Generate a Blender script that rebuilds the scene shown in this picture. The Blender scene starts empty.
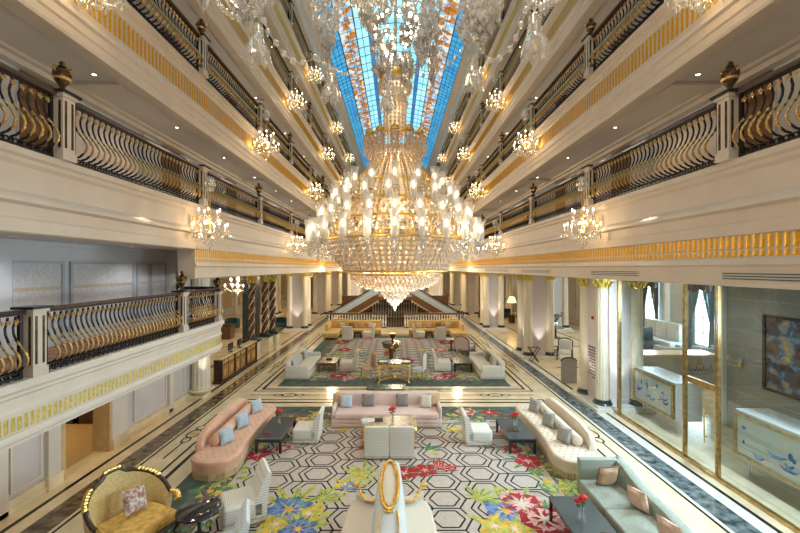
import bpy, math, random
from math import sin, cos, pi, sqrt, atan2, radians
from mathutils import Vector, Matrix
R = random.Random(7)
scn = bpy.context.scene
COL = scn.collection
FPX, VX, VY, EYE = 378.0, 396.0, 268.0, 5.0
def W(px, py, d): return ((px-VX)*d/FPX, d, EYE-(py-VY)*d/FPX)
def F(px, py):
    d = EYE*FPX/(py-VY); return ((px-VX)*d/FPX, d)

# ------------------------------------------------------------------ materials
M = {}
def mat(key, col, rough=.5, metal=0., var=0., scale=6., bump=0., coat=0., trans=0., ior=1.45, sheen=0., emis=None, estr=0., col2=None, stretch=None, detail=4.):
    m = bpy.data.materials.new(key); m.use_nodes = True
    nt = m.node_tree; b = nt.nodes['Principled BSDF']
    b.inputs['Base Color'].default_value = (*col, 1); b.inputs['Roughness'].default_value = rough
    b.inputs['Metallic'].default_value = metal; b.inputs['IOR'].default_value = ior
    b.inputs['Coat Weight'].default_value = coat; b.inputs['Transmission Weight'].default_value = trans
    b.inputs['Sheen Weight'].default_value = sheen
    if emis: b.inputs['Emission Color'].default_value = (*emis, 1); b.inputs['Emission Strength'].default_value = estr
    if var or bump or col2:
        tc = nt.nodes.new('ShaderNodeTexCoord'); mp = nt.nodes.new('ShaderNodeMapping'); nz = nt.nodes.new('ShaderNodeTexNoise')
        nz.inputs['Scale'].default_value = scale; nz.inputs['Detail'].default_value = detail
        if stretch: mp.inputs['Scale'].default_value = stretch
        nt.links.new(tc.outputs['Object'], mp.inputs['Vector']); nt.links.new(mp.outputs['Vector'], nz.inputs['Vector'])
        if var or col2:
            cr = nt.nodes.new('ShaderNodeValToRGB')
            c2 = col2 if col2 else tuple(max(0, min(1, c*(1+var))) for c in col)
            c1 = col if col2 else tuple(c*(1-var) for c in col)
            cr.color_ramp.elements[0].color = (*c1, 1); cr.color_ramp.elements[1].color = (*c2, 1)
            cr.color_ramp.elements[0].position = .38; cr.color_ramp.elements[1].position = .62
            nt.links.new(nz.outputs['Fac'], cr.inputs['Fac']); nt.links.new(cr.outputs['Color'], b.inputs['Base Color'])
        if bump:
            bp = nt.nodes.new('ShaderNodeBump'); bp.inputs['Strength'].default_value = bump; bp.inputs['Distance'].default_value = .02
            nt.links.new(nz.outputs['Fac'], bp.inputs['Height']); nt.links.new(bp.outputs['Normal'], b.inputs['Normal'])
    M[key] = m
    return m
def weave(key, ca, cb, scale, rough=.85, rot=.785):
    """two-tone woven cloth: checker cells in object space"""
    m = mat(key, ca, rough); nt = m.node_tree; b = nt.nodes['Principled BSDF']
    tc = nt.nodes.new('ShaderNodeTexCoord'); mp = nt.nodes.new('ShaderNodeMapping'); ck = nt.nodes.new('ShaderNodeTexChecker')
    mp.inputs['Rotation'].default_value = (0, 0, rot); ck.inputs['Scale'].default_value = scale
    ck.inputs['Color1'].default_value = (*ca, 1); ck.inputs['Color2'].default_value = (*cb, 1)
    nt.links.new(tc.outputs['Object'], mp.inputs['Vector']); nt.links.new(mp.outputs['Vector'], ck.inputs['Vector'])
    nt.links.new(ck.outputs['Color'], b.inputs['Base Color']); return m
def crystal(key, tint, a_diff=.3, a_glos=.3, rough=.08):
    """cut crystal: part see-through, part mirror-bright, part milky"""
    m = bpy.data.materials.new(key); m.use_nodes = True; nt = m.node_tree; nt.nodes.clear()
    out = nt.nodes.new('ShaderNodeOutputMaterial'); tr = nt.nodes.new('ShaderNodeBsdfTransparent'); tl = nt.nodes.new('ShaderNodeBsdfTranslucent')
    df = nt.nodes.new('ShaderNodeBsdfDiffuse'); gl = nt.nodes.new('ShaderNodeBsdfGlossy'); gl.inputs['Roughness'].default_value = rough
    tr.inputs['Color'].default_value = (.96, .97, .97, 1)
    for n in (tl, df, gl): n.inputs['Color'].default_value = (*tint, 1)
    a = nt.nodes.new('ShaderNodeMixShader'); a.inputs[0].default_value = .5
    nt.links.new(tl.outputs[0], a.inputs[1]); nt.links.new(df.outputs[0], a.inputs[2])
    b = nt.nodes.new('ShaderNodeMixShader'); b.inputs[0].default_value = a_glos/(a_glos+a_diff)
    nt.links.new(a.outputs[0], b.inputs[1]); nt.links.new(gl.outputs[0], b.inputs[2])
    c = nt.nodes.new('ShaderNodeMixShader'); c.inputs[0].default_value = a_glos+a_diff
    nt.links.new(tr.outputs[0], c.inputs[1]); nt.links.new(b.outputs[0], c.inputs[2]); nt.links.new(c.outputs[0], out.inputs['Surface'])
    M[key] = m; return m
def pane(key, tint, gloss=.12):
    m = bpy.data.materials.new(key); m.use_nodes = True; nt = m.node_tree; nt.nodes.clear()
    out = nt.nodes.new('ShaderNodeOutputMaterial'); tr = nt.nodes.new('ShaderNodeBsdfTransparent'); tr.inputs['Color'].default_value = (*tint, 1)
    gl = nt.nodes.new('ShaderNodeBsdfGlossy'); gl.inputs['Roughness'].default_value = .01
    mx = nt.nodes.new('ShaderNodeMixShader'); mx.inputs[0].default_value = gloss
    nt.links.new(tr.outputs[0], mx.inputs[1]); nt.links.new(gl.outputs[0], mx.inputs[2]); nt.links.new(mx.outputs[0], out.inputs['Surface'])
    M[key] = m; return m

# ------------------------------------------------------------------ mesh builder
class MB:
    def __init__(s): s.v = []; s.f = []; s.m = []
    def add(s, vs, fs, m=0):
        b = len(s.v); s.v.extend(vs)
        for f in fs: s.f.append(tuple(b+i for i in f)); s.m.append(m)
        return s
    def join(s, o, mtx=None, m=None):
        b = len(s.v)
        s.v.extend([tuple(mtx @ Vector(p)) for p in o.v] if mtx else o.v)
        for f, k in zip(o.f, o.m): s.f.append(tuple(b+i for i in f)); s.m.append(k if m is None else m)
        return s
    def box(s, x0, x1, y0, y1, z0, z1, m=0):
        if x0 > x1: x0, x1 = x1, x0
        if y0 > y1: y0, y1 = y1, y0
        if z0 > z1: z0, z1 = z1, z0
        return s.add([(x0,y0,z0),(x1,y0,z0),(x1,y1,z0),(x0,y1,z0),(x0,y0,z1),(x1,y0,z1),(x1,y1,z1),(x0,y1,z1)],
                     [(3,2,1,0),(4,5,6,7),(0,1,5,4),(1,2,6,5),(2,3,7,6),(3,0,4,7)], m)
    def bbox(s, x0, x1, y0, y1, z0, z1, b=.03, m=0, n=2):
        """box with rounded edges (superellipse-like sections stacked in z)"""
        if x0 > x1: x0, x1 = x1, x0
        if y0 > y1: y0, y1 = y1, y0
        b = min(b, (x1-x0)*.49, (y1-y0)*.49, (z1-z0)*.49)
        def ring(off, z):
            pts = []; r = b
            for cx, cy, a0 in ((x1-r, y1-r, 0), (x0+r, y1-r, pi/2), (x0+r, y0+r, pi), (x1-r, y0+r, 1.5*pi)):
                for k in range(n+1):
                    a = a0+k*pi/2/n; rr = r-off
                    pts.append((cx+rr*cos(a), cy+rr*sin(a), z))
            return pts
        rings = []
        for k in range(n+1):
            a = k*pi/2/n; rings.append(ring(b*(1-sin(a)), z0+b*(1-cos(a))))
        for k in range(n+1):
            a = pi/2-k*pi/2/n; rings.append(ring(b*(1-sin(a)), z1-b*(1-cos(a))))
        return s.loft(rings, True, m, True)
    def loft(s, rings, closed=True, m=0, caps=False):
        b = len(s.v); n = len(rings[0])
        for r in rings: s.v.extend(r)
        for i in range(len(rings)-1):
            for j in range(n if closed else n-1):
                k = (j+1) % n
                s.f.append((b+i*n+j, b+i*n+k, b+(i+1)*n+k, b+(i+1)*n+j)); s.m.append(m)
        if caps:
            s.f.append(tuple(b+j for j in reversed(range(n)))); s.m.append(m)
            e = b+(len(rings)-1)*n; s.f.append(tuple(e+j for j in range(n))); s.m.append(m)
        return s
    def lathe(s, prof, n=12, c=(0,0,0), m=0, caps=True, a0=0., a1=None):
        full = a1 is None; a1 = 2*pi if full else a1
        k = n if full else n+1
        rings = [[(c[0]+r*cos(a0+(a1-a0)*j/n), c[1]+r*sin(a0+(a1-a0)*j/n), c[2]+z) for j in range(k)] for r, z in prof]
        return s.loft(rings, full, m, caps and full)
    def tube(s, pts, r, n=6, m=0, caps=True, closed=False):
        P = [Vector(p) for p in pts]; rs = r if isinstance(r, (list, tuple)) else [r]*len(P)
        rings = []; L = len(P); up = None
        for i in range(L):
            if closed: t = P[(i+1) % L]-P[i-1]
            else: t = P[min(i+1, L-1)]-P[max(i-1, 0)]
            t = t.normalized() if t.length > 1e-9 else Vector((0,0,1))
            if up is None:
                up = Vector((0,0,1)) if abs(t.z) < .9 else Vector((1,0,0))
            u = up-t*up.dot(t); u = u.normalized() if u.length > 1e-6 else t.orthogonal().normalized(); up = u; w = t.cross(u)
            rings.append([tuple(P[i]+u*(rs[i]*cos(2*pi*j/n))+w*(rs[i]*sin(2*pi*j/n))) for j in range(n)])
        if closed: rings.append(rings[0])
        return s.loft(rings, True, m, caps and not closed)
    def ball(s, c, rx, ry=None, rz=None, nu=10, nv=6, m=0):
        ry = rx if ry is None else ry; rz = rx if rz is None else rz
        b = len(s.v); s.v.append((c[0], c[1], c[2]-rz))
        for i in range(1, nv):
            a = -pi/2+pi*i/nv
            for j in range(nu): s.v.append((c[0]+rx*cos(a)*cos(2*pi*j/nu), c[1]+ry*cos(a)*sin(2*pi*j/nu), c[2]+rz*sin(a)))
        s.v.append((c[0], c[1], c[2]+rz)); e = len(s.v)-1
        for j in range(nu):
            k = (j+1) % nu
            s.f.append((b, b+1+k, b+1+j)); s.m.append(m)
            for i in range(nv-2): s.f.append((b+1+i*nu+j, b+1+i*nu+k, b+1+(i+1)*nu+k, b+1+(i+1)*nu+j)); s.m.append(m)
            s.f.append((e, b+1+(nv-2)*nu+j, b+1+(nv-2)*nu+k)); s.m.append(m)
        return s
    def octa(s, c, r, h, m=0):
        """faceted crystal drop"""
        x, y, z = c
        return s.add([(x,y,z-h),(x+r,y,z),(x,y+r,z),(x-r,y,z),(x,y-r,z),(x,y,z+h*.7)],
                     [(0,2,1),(0,3,2),(0,4,3),(0,1,4),(5,1,2),(5,2,3),(5,3,4),(5,4,1)], m)
    def poly(s, pts, z, m=0):
        if sum(a[0]*b[1]-b[0]*a[1] for a, b in zip(pts, pts[1:]+pts[:1])) < 0: pts = pts[::-1]
        return s.add([(p[0], p[1], z) for p in pts], [tuple(range(len(pts)))], m)
    def prism(s, pts, z0, z1, m=0):
        if sum(a[0]*b[1]-b[0]*a[1] for a, b in zip(pts, pts[1:]+pts[:1])) < 0: pts = pts[::-1]
        return s.loft([[(p[0], p[1], z0) for p in pts], [(p[0], p[1], z1) for p in pts]], True, m, True)
    def strip(s, a, b, w, z, m=0):
        dx, dy = b[0]-a[0], b[1]-a[1]; l = sqrt(dx*dx+dy*dy) or 1
        nx, ny = -dy/l*w/2, dx/l*w/2
        return s.poly([(a[0]+nx,a[1]+ny),(a[0]-nx,a[1]-ny),(b[0]-nx,b[1]-ny),(b[0]+nx,b[1]+ny)], z, m)
    def sweep(s, prof, path, side=1, m=0, mats=None, closed=False):
        """closed profile of (outward offset, z) swept along a floor path; side=+1 puts outward to the right of travel"""
        rings = []; L = len(path)
        for i, p in enumerate(path):
            a = path[max(i-1, 0)]; b = path[min(i+1, L-1)]
            dx, dy = b[0]-a[0], b[1]-a[1]; l = sqrt(dx*dx+dy*dy)
            nx, ny = dy/l*side, -dx/l*side
            k = 1.
            if 0 < i < L-1:
                d0 = Vector((p[0]-a[0], p[1]-a[1])).normalized(); d1 = Vector((b[0]-p[0], b[1]-p[1])).normalized()
                k = 1/max(.5, sqrt(max(0, (1+d0.dot(d1))/2)))
            rings.append([(p[0]+nx*o*k, p[1]+ny*o*k, z) for o, z in prof])
        return s.loft(rings, True, m, True)
    def build(s, name, mats, parent=None, smooth=False, loc=None, bevel=0., sub=0):
        me = bpy.data.meshes.new(name); me.from_pydata(s.v, [], s.f)
        for k in (mats if isinstance(mats, (list, tuple)) else [mats]): me.materials.append(M[k])
        me.polygons.foreach_set('material_index', s.m)
        if smooth: me.polygons.foreach_set('use_smooth', [True]*len(s.f))
        me.update()
        o = bpy.data.objects.new(name, me); COL.objects.link(o)
        if parent: o.parent = parent
        if loc: o.location = loc
        if bevel:
            b = o.modifiers.new('b', 'BEVEL'); b.width = bevel; b.segments = 2; b.limit_method = 'ANGLE'
        if sub:
            q = o.modifiers.new('s', 'SUBSURF'); q.levels = sub; q.render_levels = sub
        if smooth and not sub:
            try: me.set_sharp_from_angle(angle=radians(40))
            except Exception: pass
        return o

def empty(name, loc=(0,0,0), rz=0.):
    o = bpy.data.objects.new(name, None); COL.objects.link(o); o.location = loc; o.rotation_euler = (0,0,rz); o.empty_display_size = .1
    return o
def tag(o, label=None, cat=None, group=None, kind=None):
    for k, v in (('label', label), ('category', cat), ('group', group), ('kind', kind)):
        if v: o[k] = v
    return o
KIDS = {}
def thing(name, label, cat, loc=(0,0,0), rz=0., group=None): return tag(empty(name, loc, rz), label, cat, group)
def kids(o): return [c for c in bpy.data.objects if c.parent == o]
def dup(root, loc, rz=0., label=None, group=None, tree=None, scale=None):
    """copy of a thing, its parts and their sub-parts; tree = cached [(part, [sub-parts])]"""
    if tree is None: tree = [(c, kids(c)) for c in kids(root)]
    r = root.copy(); COL.objects.link(r); r.location = loc; r.rotation_euler = (0,0,rz)
    if scale: r.scale = scale
    if label: r['label'] = label
    if group: r['group'] = group
    for ch, gs in tree:
        c = ch.copy(); COL.objects.link(c); c.parent = r
        for g in gs:
            q = g.copy(); COL.objects.link(q); q.parent = c
    return r
def tree_of(root): return [(c, kids(c)) for c in kids(root)]
def struct(name, mb, mats, smooth=False, **kw):
    o = mb.build(name, mats, None, smooth, **kw); o['kind'] = 'structure'; return o
ORD = ['first','second','third','fourth','fifth','sixth','seventh','eighth','ninth','tenth','eleventh','twelfth']

# palette
mat('cream_marble', (.76,.63,.42), .16, var=.10, scale=1.6, detail=7)
mat('white_marble', (.80,.76,.68), .14, var=.05, scale=1.3, detail=7)
mat('brown_marble', (.055,.038,.022), .15, col2=(.22,.16,.09), scale=5, detail=9)
mat('green_marble', (.03,.045,.047), .12, col2=(.19,.23,.24), scale=6, detail=9)
mat('black_inlay', (.015,.011,.009), .2)
mat('amber_inlay', (.75,.42,.10), .2)
mat('plaster', (.60,.50,.41), .55, var=.03, scale=2)
mat('plaster_light', (.68,.60,.51), .5, var=.03, scale=2)
mat('plaster_grey', (.56,.55,.56), .55, var=.03, scale=2)
mat('plaster_mauve', (.60,.54,.52), .5, var=.03, scale=1.5)
mat('soffit', (.66,.61,.56), .7, var=.02, scale=1)
mat('wallpaper', (.60,.58,.57), .6, col2=(.48,.46,.46), scale=22, detail=3)
mat('gold', (.74,.38,.025), .38, .4, var=.12, scale=30)
mat('gold_pale', (.74,.56,.14), .35, .65, var=.18, scale=18)
mat('gold_leaf', (.74,.49,.19), .36, 1., col2=(.42,.25,.08), scale=40, bump=.5)
mat('gilt', (.80,.52,.14), .35, .85, var=.2, scale=25, bump=.2)
mat('iron', (.018,.016,.016), .3, .4, var=.2, scale=20)
mat('dark_wood', (.045,.020,.011), .42, var=.3, scale=5, stretch=(1,8,1), coat=.08)
mat('walnut', (.17,.075,.03), .28, var=.3, scale=5, stretch=(8,1,1), coat=.3)
mat('honey_wood', (.42,.22,.075), .3, var=.25, scale=4, stretch=(1,1,7), coat=.2)
mat('bronze', (.42,.27,.12), .28, .9, col2=(.60,.42,.18), scale=9)
mat('column_stone', (.78,.70,.55), .45, var=.04, scale=3)
mat('column_white', (.80,.78,.74), .45, var=.03, scale=3)
mat('red_marble', (.07,.03,.022), .2, col2=(.20,.10,.07), scale=8, detail=8)
mat('crystal_dark_stone', (.04,.06,.055), .2, var=.3, scale=7)
crystal('crystal', (1.,.94,.86), .22, .36, .06)
crystal('crystal_warm', (1.,.86,.72), .50, .22, .14)
crystal('crystal_cool', (1.,.96,.92), .20, .38, .05)
crystal('tube_glass', (1.,.95,.88), .30, .14, .08)
pane('clear_glass', (.74,.82,.79), .10)
mat('bulb', (1.,.85,.6), .4, emis=(1.,.78,.46), estr=3.)
mat('bulb_white', (1.,.9,.75), .4, emis=(1.,.86,.62), estr=5.)
mat('spot_lens', (1.,.95,.85), .4, emis=(1.,.92,.78), estr=12.)
# ================================================================== SHELL
Y0, Y1 = -6., 71.
XC = -.1
# ---- floor with inlaid bands
fl = MB(); fl.box(-30, 30, Y0, 75, -.15, 0, 0)
def band(x, w, m, y0=Y0, y1=60., z=.004): fl.poly([(x-w/2,y0),(x+w/2,y0),(x+w/2,y1),(x-w/2,y1)], z, m)
band(XC-6.74, .52, 2); band(XC+6.76, .52, 3)
for s in (-1, 1):
    band(XC+s*6.38, .06, 4); band(XC+s*7.36, .10, 4)
fl.poly([(XC+6.42,Y0),(XC+6.5,Y0),(XC+6.5,60),(XC+6.42,60)], .003, 1)
fl.poly([(7.02-.1,Y0),(7.26,Y0),(7.26,60),(6.92,60)], .003, 1)
def frame(x0, x1, y0, y1, w, m, z=.005):
    for a, b in (((x0,y0),(x1,y0)), ((x1,y0),(x1,y1)), ((x1,y1),(x0,y1)), ((x0,y1),(x0,y0))):
        dx, dy = b[0]-a[0], b[1]-a[1]; l = sqrt(dx*dx+dy*dy); e = w/2
        fl.strip((a[0]-dx/l*e, a[1]-dy/l*e), (b[0]+dx/l*e, b[1]+dy/l*e), w, z, m)
frame(XC-5.65, XC+5.65, 3.0, 14.35, .07, 4); frame(XC-5.38, XC+5.38, 3.3, 14.05, .11, 4)
frame(XC-5.65, XC+5.65, 15.35, 28.6, .07, 4); frame(XC-5.38, XC+5.38, 15.6, 28.3, .11, 4)
fl.poly([(-5.5,31.9),(5.3,31.9),(5.3,37.4),(-5.5,37.4)], .006, 2)  # dark patch: the stairwell opening's darkness painted as floor colour
def knot(cx, cy, rot=0.):
    def ring(ox, oy, rx, ry, w, m, z=.006, n=14):
        for j in range(n):
            a, b = 2*pi*j/n, 2*pi*(j+1)/n
            p = [(ox+rx*cos(a), oy+ry*sin(a)), (ox+rx*cos(b), oy+ry*sin(b))]
            q = [(cx+x*cos(rot)-y*sin(rot), cy+x*sin(rot)+y*cos(rot)) for x, y in p]
            fl.strip(q[0], q[1], w, z, m)
    ring(0, 0, .28, .17, .05, 4); ring(.42, 0, .17, .11, .05, 4); ring(-.42, 0, .17, .11, .05, 4)
    fl.poly([(cx+.13*cos(rot+2*pi*j/10), cy+.08*sin(rot+2*pi*j/10)) for j in range(10)], .006, 5)
    for s in (-1, 1):
        a = (cx+s*.6*cos(rot), cy+s*.6*sin(rot)); b = (cx+s*1.5*cos(rot), cy+s*1.5*sin(rot)); fl.strip(a, b, .05, .006, 4)
for x in (-4.2, 3.9): knot(x, 14.86)
for s in (-1, 1):
    for y in (11.4, 19.6, 25.): knot(XC+s*6.0, y, pi/2)
# reflecting lobby floor joints beyond the piers
for s in (-1, 1):
    for k in range(5): band(s*(9.4+k*3.2), .12, 4, 13 if s < 0 else 22, 62)
for y in (19., 24, 29, 34, 40, 47): fl.strip((-26, y), (-8.1, y), .12, .005, 4); fl.strip((8.1, y), (26, y), .12, .005, 4)
struct('floor', fl, ['cream_marble','white_marble','brown_marble','green_marble','black_inlay','amber_inlay'])

# ---- gallery fascias -------------------------------------------------
LV = [6.84, 10.65, 14.40, 18.15]            # gallery floors (rail bases)
BT = [5.54, 9.10, 12.85, 16.60, 20.35]      # fascia bottoms
def run(prof, x, side, name, m, y0=Y0, y1=Y1):
    """profile offsets point towards the atrium"""
    mb = MB(); s = 1 if side < 0 else -1
    mb.sweep(prof, [(x, y0), (x, y1)], s); return struct(name, mb, m)
def flutes(mb, pts, zb, zt, w, out, m=0, r=None):
    """arched gilt flutes standing along a face: pts = [(x, y, nx, ny)]"""
    for x, y, nx, ny in pts:
        tx, ty = -ny, nx; h = w/2; ring = []
        for u, v in ((-h, zb), (h, zb), (h, zt-h), (h*.7, zt-h*.3), (0, zt), (-h*.7, zt-h*.3), (-h, zt-h)):
            ring.append((u, v))
        f = [(x+tx*u+nx*out*(.4 if abs(u) > h*.8 else 1), y+ty*u+ny*out*(.4 if abs(u) > h*.8 else 1), v) for u, v in ring]
        c0 = (x+nx*out*1.6, y+ny*out*1.6, zb+.02); c1 = (x+nx*out*1.6, y+ny*out*1.6, zt-h)
        b = len(mb.v); mb.v.extend(f+[c0, c1])
        for q in ((0,1,7),(1,2,8,7),(2,3,8),(3,4,8),(4,5,8),(5,6,8),(6,0,7,8)):
            mb.f.append(tuple(b+i for i in q)); mb.m.append(m)
tn = [0]
def trim():
    tn[0] += 1; return f'trim_{tn[0]}'
for side in (-1, 1):
    x = side*5.8
    for k, z in enumerate(LV):
        b = BT[k]
        if k == 0:
            run([(-.35,z),(.10,z),(.10,z-.10),(.05,z-.14),(.05,z-.20),(.0,z-.26),(.0,z-.66),(.05,z-.70),(.09,z-.76),(.09,z-.82),(.0,z-.86),(.0,z-1.06),(.03,z-1.09),(.03,b+.02),(.0,b),(-.35,b)], x, side, trim(), 'plaster')
        else:
            run([(-.35,z),(.10,z),(.12,z-.03),(.12,z-.09),(.06,z-.12),(.06,z-.20),(.03,z-.22),(.03,z-.30),(.0,z-.33),(.0,b+.62),(.03,b+.60),(.03,b+.54),(.09,b+.50),(.10,b+.42),(.05,b+.38),(.05,b+.22),(.02,b+.19),(.02,b+.05),(.0,b),(-.35,b)], x, side, trim(), 'plaster')
            fm = MB(); pts = []
            y = -3.
            while y < 44: pts.append((x-side*.0, y, -side, 0)); y += .135
            flutes(fm, pts, z-.86, z-.38, .085, .014)
            fm.box(x-side*.0, x-side*.012, 44, Y1, z-.86, z-.38)
            struct(trim(), fm, ['gold'])
    # top cornice carrying the roof light
    b = BT[4]
    run([(-.35,b),(.0,b),(.02,b+.05),(.02,b+.35),(.07,b+.42),(.07,b+.6),(.0,b+.66),(.0,b+1.0),(.25,b+1.2),(.34,b+1.3),(.34,b+1.4),(.5,b+1.55),(.5,b+1.75),(-.35,b+1.75)], x, side, trim(), 'plaster_light')
    # deep lower fascia with the gilt flute frieze above the ground-floor piers
    ya = 10.9 if side < 0 else Y0
    run([(-.5,5.56),(.05,5.56),(.05,5.64),(-.5,5.64)], x, side, trim(), 'plaster', ya)
    run([(-.5,5.56),(.0,5.56),(.0,5.16),(.03,5.12),(.05,5.06),(.0,5.02),(.0,4.71),(-.04,4.68),(-.5,4.68)], x, side, trim(), 'plaster', ya)
    fm = MB(); y = ya+.1
    pts = []
    while y < 40: pts.append((x, y, -side, 0)); y += .125
    flutes(fm, pts, 5.32, 5.56, .09, .012); flutes(fm, pts, 5.19, 5.30, .09, .012)
    fm.box(x, x-side*.01, 40, Y1, 5.19, 5.56); struct(trim(), fm, ['gold'])
    # gallery floors, soffits and rear walls
    for k, z in enumerate(LV):
        g = MB(); g.box(x+side*.3, side*9., Y0, Y1, z-.2, z-.02); struct('floor_gallery', g, 'plaster_mauve')
        w = MB(); w.box(side*7.6, side*7.8, Y0, Y1, z-.02, BT[k+1]+.02)
        y = 2.
        while y < 60:
            w.box(side*7.6, side*7.54, y, y+.5, z, BT[k+1]); w.box(side*7.6, side*7.57, y+.9, y+4.2, z+.3, BT[k+1]-.5, 1)
            w.box(side*7.58, side*7.55, y+.95, y+1.95, z, z+2.15, 2); y += 4.65
        struct(f"wall_gallery_{'left' if side < 0 else 'right'}", w, ['plaster_grey','plaster_mauve','walnut'])
    for k in range(1, 5):
        b = BT[k]; c = MB(); c.box(x+side*.3, side*9., Y0, Y1, b+.10, b+.25)
        c.box(x+side*.34, x+side*.40, Y0, Y1, b+.04, b+.10, 1); c.box(side*7.6, side*7.4, Y0, Y1, b-.08, b+.10, 1); c.box(side*7.6, side*7.28, Y0, Y1, b+.03, b+.10, 1)
        y = 8.5
        while y < 65: c.box(x+side*.4, side*7.6, y, y+.45, b+.02, b+.10, 1); y += 9.3
        struct('ceiling_gallery', c, ['soffit','plaster_light'])
# ground-floor ceilings
c = MB(); c.box(6.2, 30, Y0, Y1+3, 4.78, 4.95); struct('ceiling_lobby', c, 'plaster_light')
c = MB(); c.box(-30, -6.2, 13.8, Y1+3, 4.78, 4.95); c.box(-30, -8.2, 10.95, 13.8, 4.78, 4.95); struct('ceiling_lobby', c, 'plaster_light')
c = MB(); c.box(-9, -6.1, Y0, 13.8, 5.60, 5.75); c.box(-9, -6.05, Y0, 11.2, 5.585, 5.60, 1); struct('ceiling_mezzanine', c, ['soffit','plaster_grey'])
c = MB(); c.box(-6.3, -8.2, 13.75, 13.9, 4.76, 5.6); struct(trim(), c, 'plaster_grey')
# end wall of the atrium
e = MB(); e.box(-30, 30, Y1, Y1+.3, 0, 24.5)
for z in LV: e.box(-9, 9, Y1-.1, Y1, z-1.2, z, 1); e.box(-9, 9, Y1-.13, Y1, z-.85, z-.4, 2)
struct('wall_end', e, ['plaster_mauve','plaster_light','gold'])

# ---- roof light: stained glass over the whole atrium -------------------
def emat(key, c1, c2, st, kind='cell', scale=1.4, c3=None):
    m = bpy.data.materials.new(key); m.use_nodes = True; nt = m.node_tree; b = nt.nodes['Principled BSDF']
    b.inputs['Roughness'].default_value = .3; b.inputs['Base Color'].default_value = (*c1, 1)
    tc = nt.nodes.new('ShaderNodeTexCoord'); vo = nt.nodes.new('ShaderNodeTexVoronoi'); vo.inputs['Scale'].default_value = scale
    cr = nt.nodes.new('ShaderNodeValToRGB'); nt.links.new(tc.outputs['Object'], vo.inputs['Vector'])
    sp = nt.nodes.new('ShaderNodeSeparateColor'); nt.links.new(vo.outputs['Color'], sp.inputs[0])
    nt.links.new(sp.outputs[0], cr.inputs['Fac'])
    el = cr.color_ramp.elements; el[0].color = (*c1, 1); el[1].color = (*c2, 1)
    if c3:
        cr.color_ramp.interpolation = 'CONSTANT'; el[1].position = .34
        q = el.new(.66); q.color = (*c3, 1)
    nt.links.new(cr.outputs['Color'], b.inputs['Emission Color']); b.inputs['Emission Strength'].default_value = st
    M[key] = m
emat('sky_pale', (.17,.50,.64), (.36,.68,.76), 1.05, scale=.9)
emat('sky_blue', (.02,.19,.42), (.06,.33,.56), 1.0, scale=1.6)
emat('sky_ornate', (.34,.13,.02), (.50,.62,.62), .95, scale=2.6, c3=(.10,.42,.70))
emat('sky_rib', (.02,.13,.42), (.06,.25,.55), .6, scale=1.2)
mat('lead', (.03,.10,.14), .5)
def stadium(o, z, n=14):
    r = 5.3-o; yc = 62.7
    if r < .02: r = .02
    pts = [(-r, Y0, z)]
    y = Y0
    pts += [(-r, yc, z)] + [(-r*cos(pi*j/n), yc+r*sin(pi*j/n), z) for j in range(1, n)] + [(r, yc, z), (r, Y0, z)]
    return pts
ZR = [(0,21.95),(1.05,22.5),(2.25,22.9),(3.17,23.15),(3.5,23.2),(4.4,23.35),(5.28,23.42)]
def zof(o):
    for (a, za), (b, zb) in zip(ZR, ZR[1:]):
        if o <= b: return za+(zb-za)*(o-a)/(b-a)
    return ZR[-1][1]
sk = MB()
for i, m in enumerate((1, 2, 0, 3, 0, 0)):
    sk.loft([stadium(*ZR[i]), stadium(*ZR[i+1])], False, m)
lead = MB()
def came(o, w):
    p = stadium(o, zof(o)-.03); lead.tube(p, w, 4, 0)
for o in (.02, .36, .70, 1.05, 1.65, 2.25, 2.7, 3.17, 3.5, 4.1, 4.7, 5.25): came(o, .022 if o not in (1.05, 2.25) else .045)
def cross(o0, o1, step, w=.018):
    y = 6.
    while y < 62.7:
        for s in (-1, 1):
            lead.tube([(s*(5.3-o0), y, zof(o0)-.03), (s*(5.3-o1), y, zof(o1)-.03)], w, 4, 0, False)
        y += step
cross(0, 1.05, .62); cross(1.05, 2.25, 1.24); cross(2.25, 3.17, 1.24, .026); cross(3.5, 5.3, 1.24, .026)
for j in range(1, 24):
    a = pi*j/24
    def pt(o): r = 5.3-o; return (-r*cos(a), 62.7+r*sin(a), zof(o)-.03)
    lead.tube([pt(0), pt(1.05)], .03, 4); lead.tube([pt(1.05), pt(2.25)], .03, 4)
    if j % 2 == 0: lead.tube([pt(2.25), pt(3.17)], .035, 4)
# gilt scrolls in the ornamental band
def scroll_band():
    g = MB(); y = 8.
    while y < 62:
        for s in (-1, 1):
            o = 1.65; xx = s*(5.3-o); z = zof(o)-.06
            pts = []
            for j in range(9):
                t = j/8.; a = s*(t*4.2); r = .48*(1-.75*t); pts.append((xx+s*r*cos(a), y+r*sin(a), z))
            g.tube(pts, .045, 4, 0); g.ball((xx-s*.25, y+.6, z), .13, nu=6, nv=4, m=0)
        y += 1.24
    return g
sk_o = struct('ceiling_skylight', sk, ['sky_pale','sky_blue','sky_ornate','sky_rib'])
struct('window_1', lead, 'lead')
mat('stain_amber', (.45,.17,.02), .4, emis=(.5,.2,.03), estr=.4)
struct('trim_skylight', scroll_band(), 'stain_amber')

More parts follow.
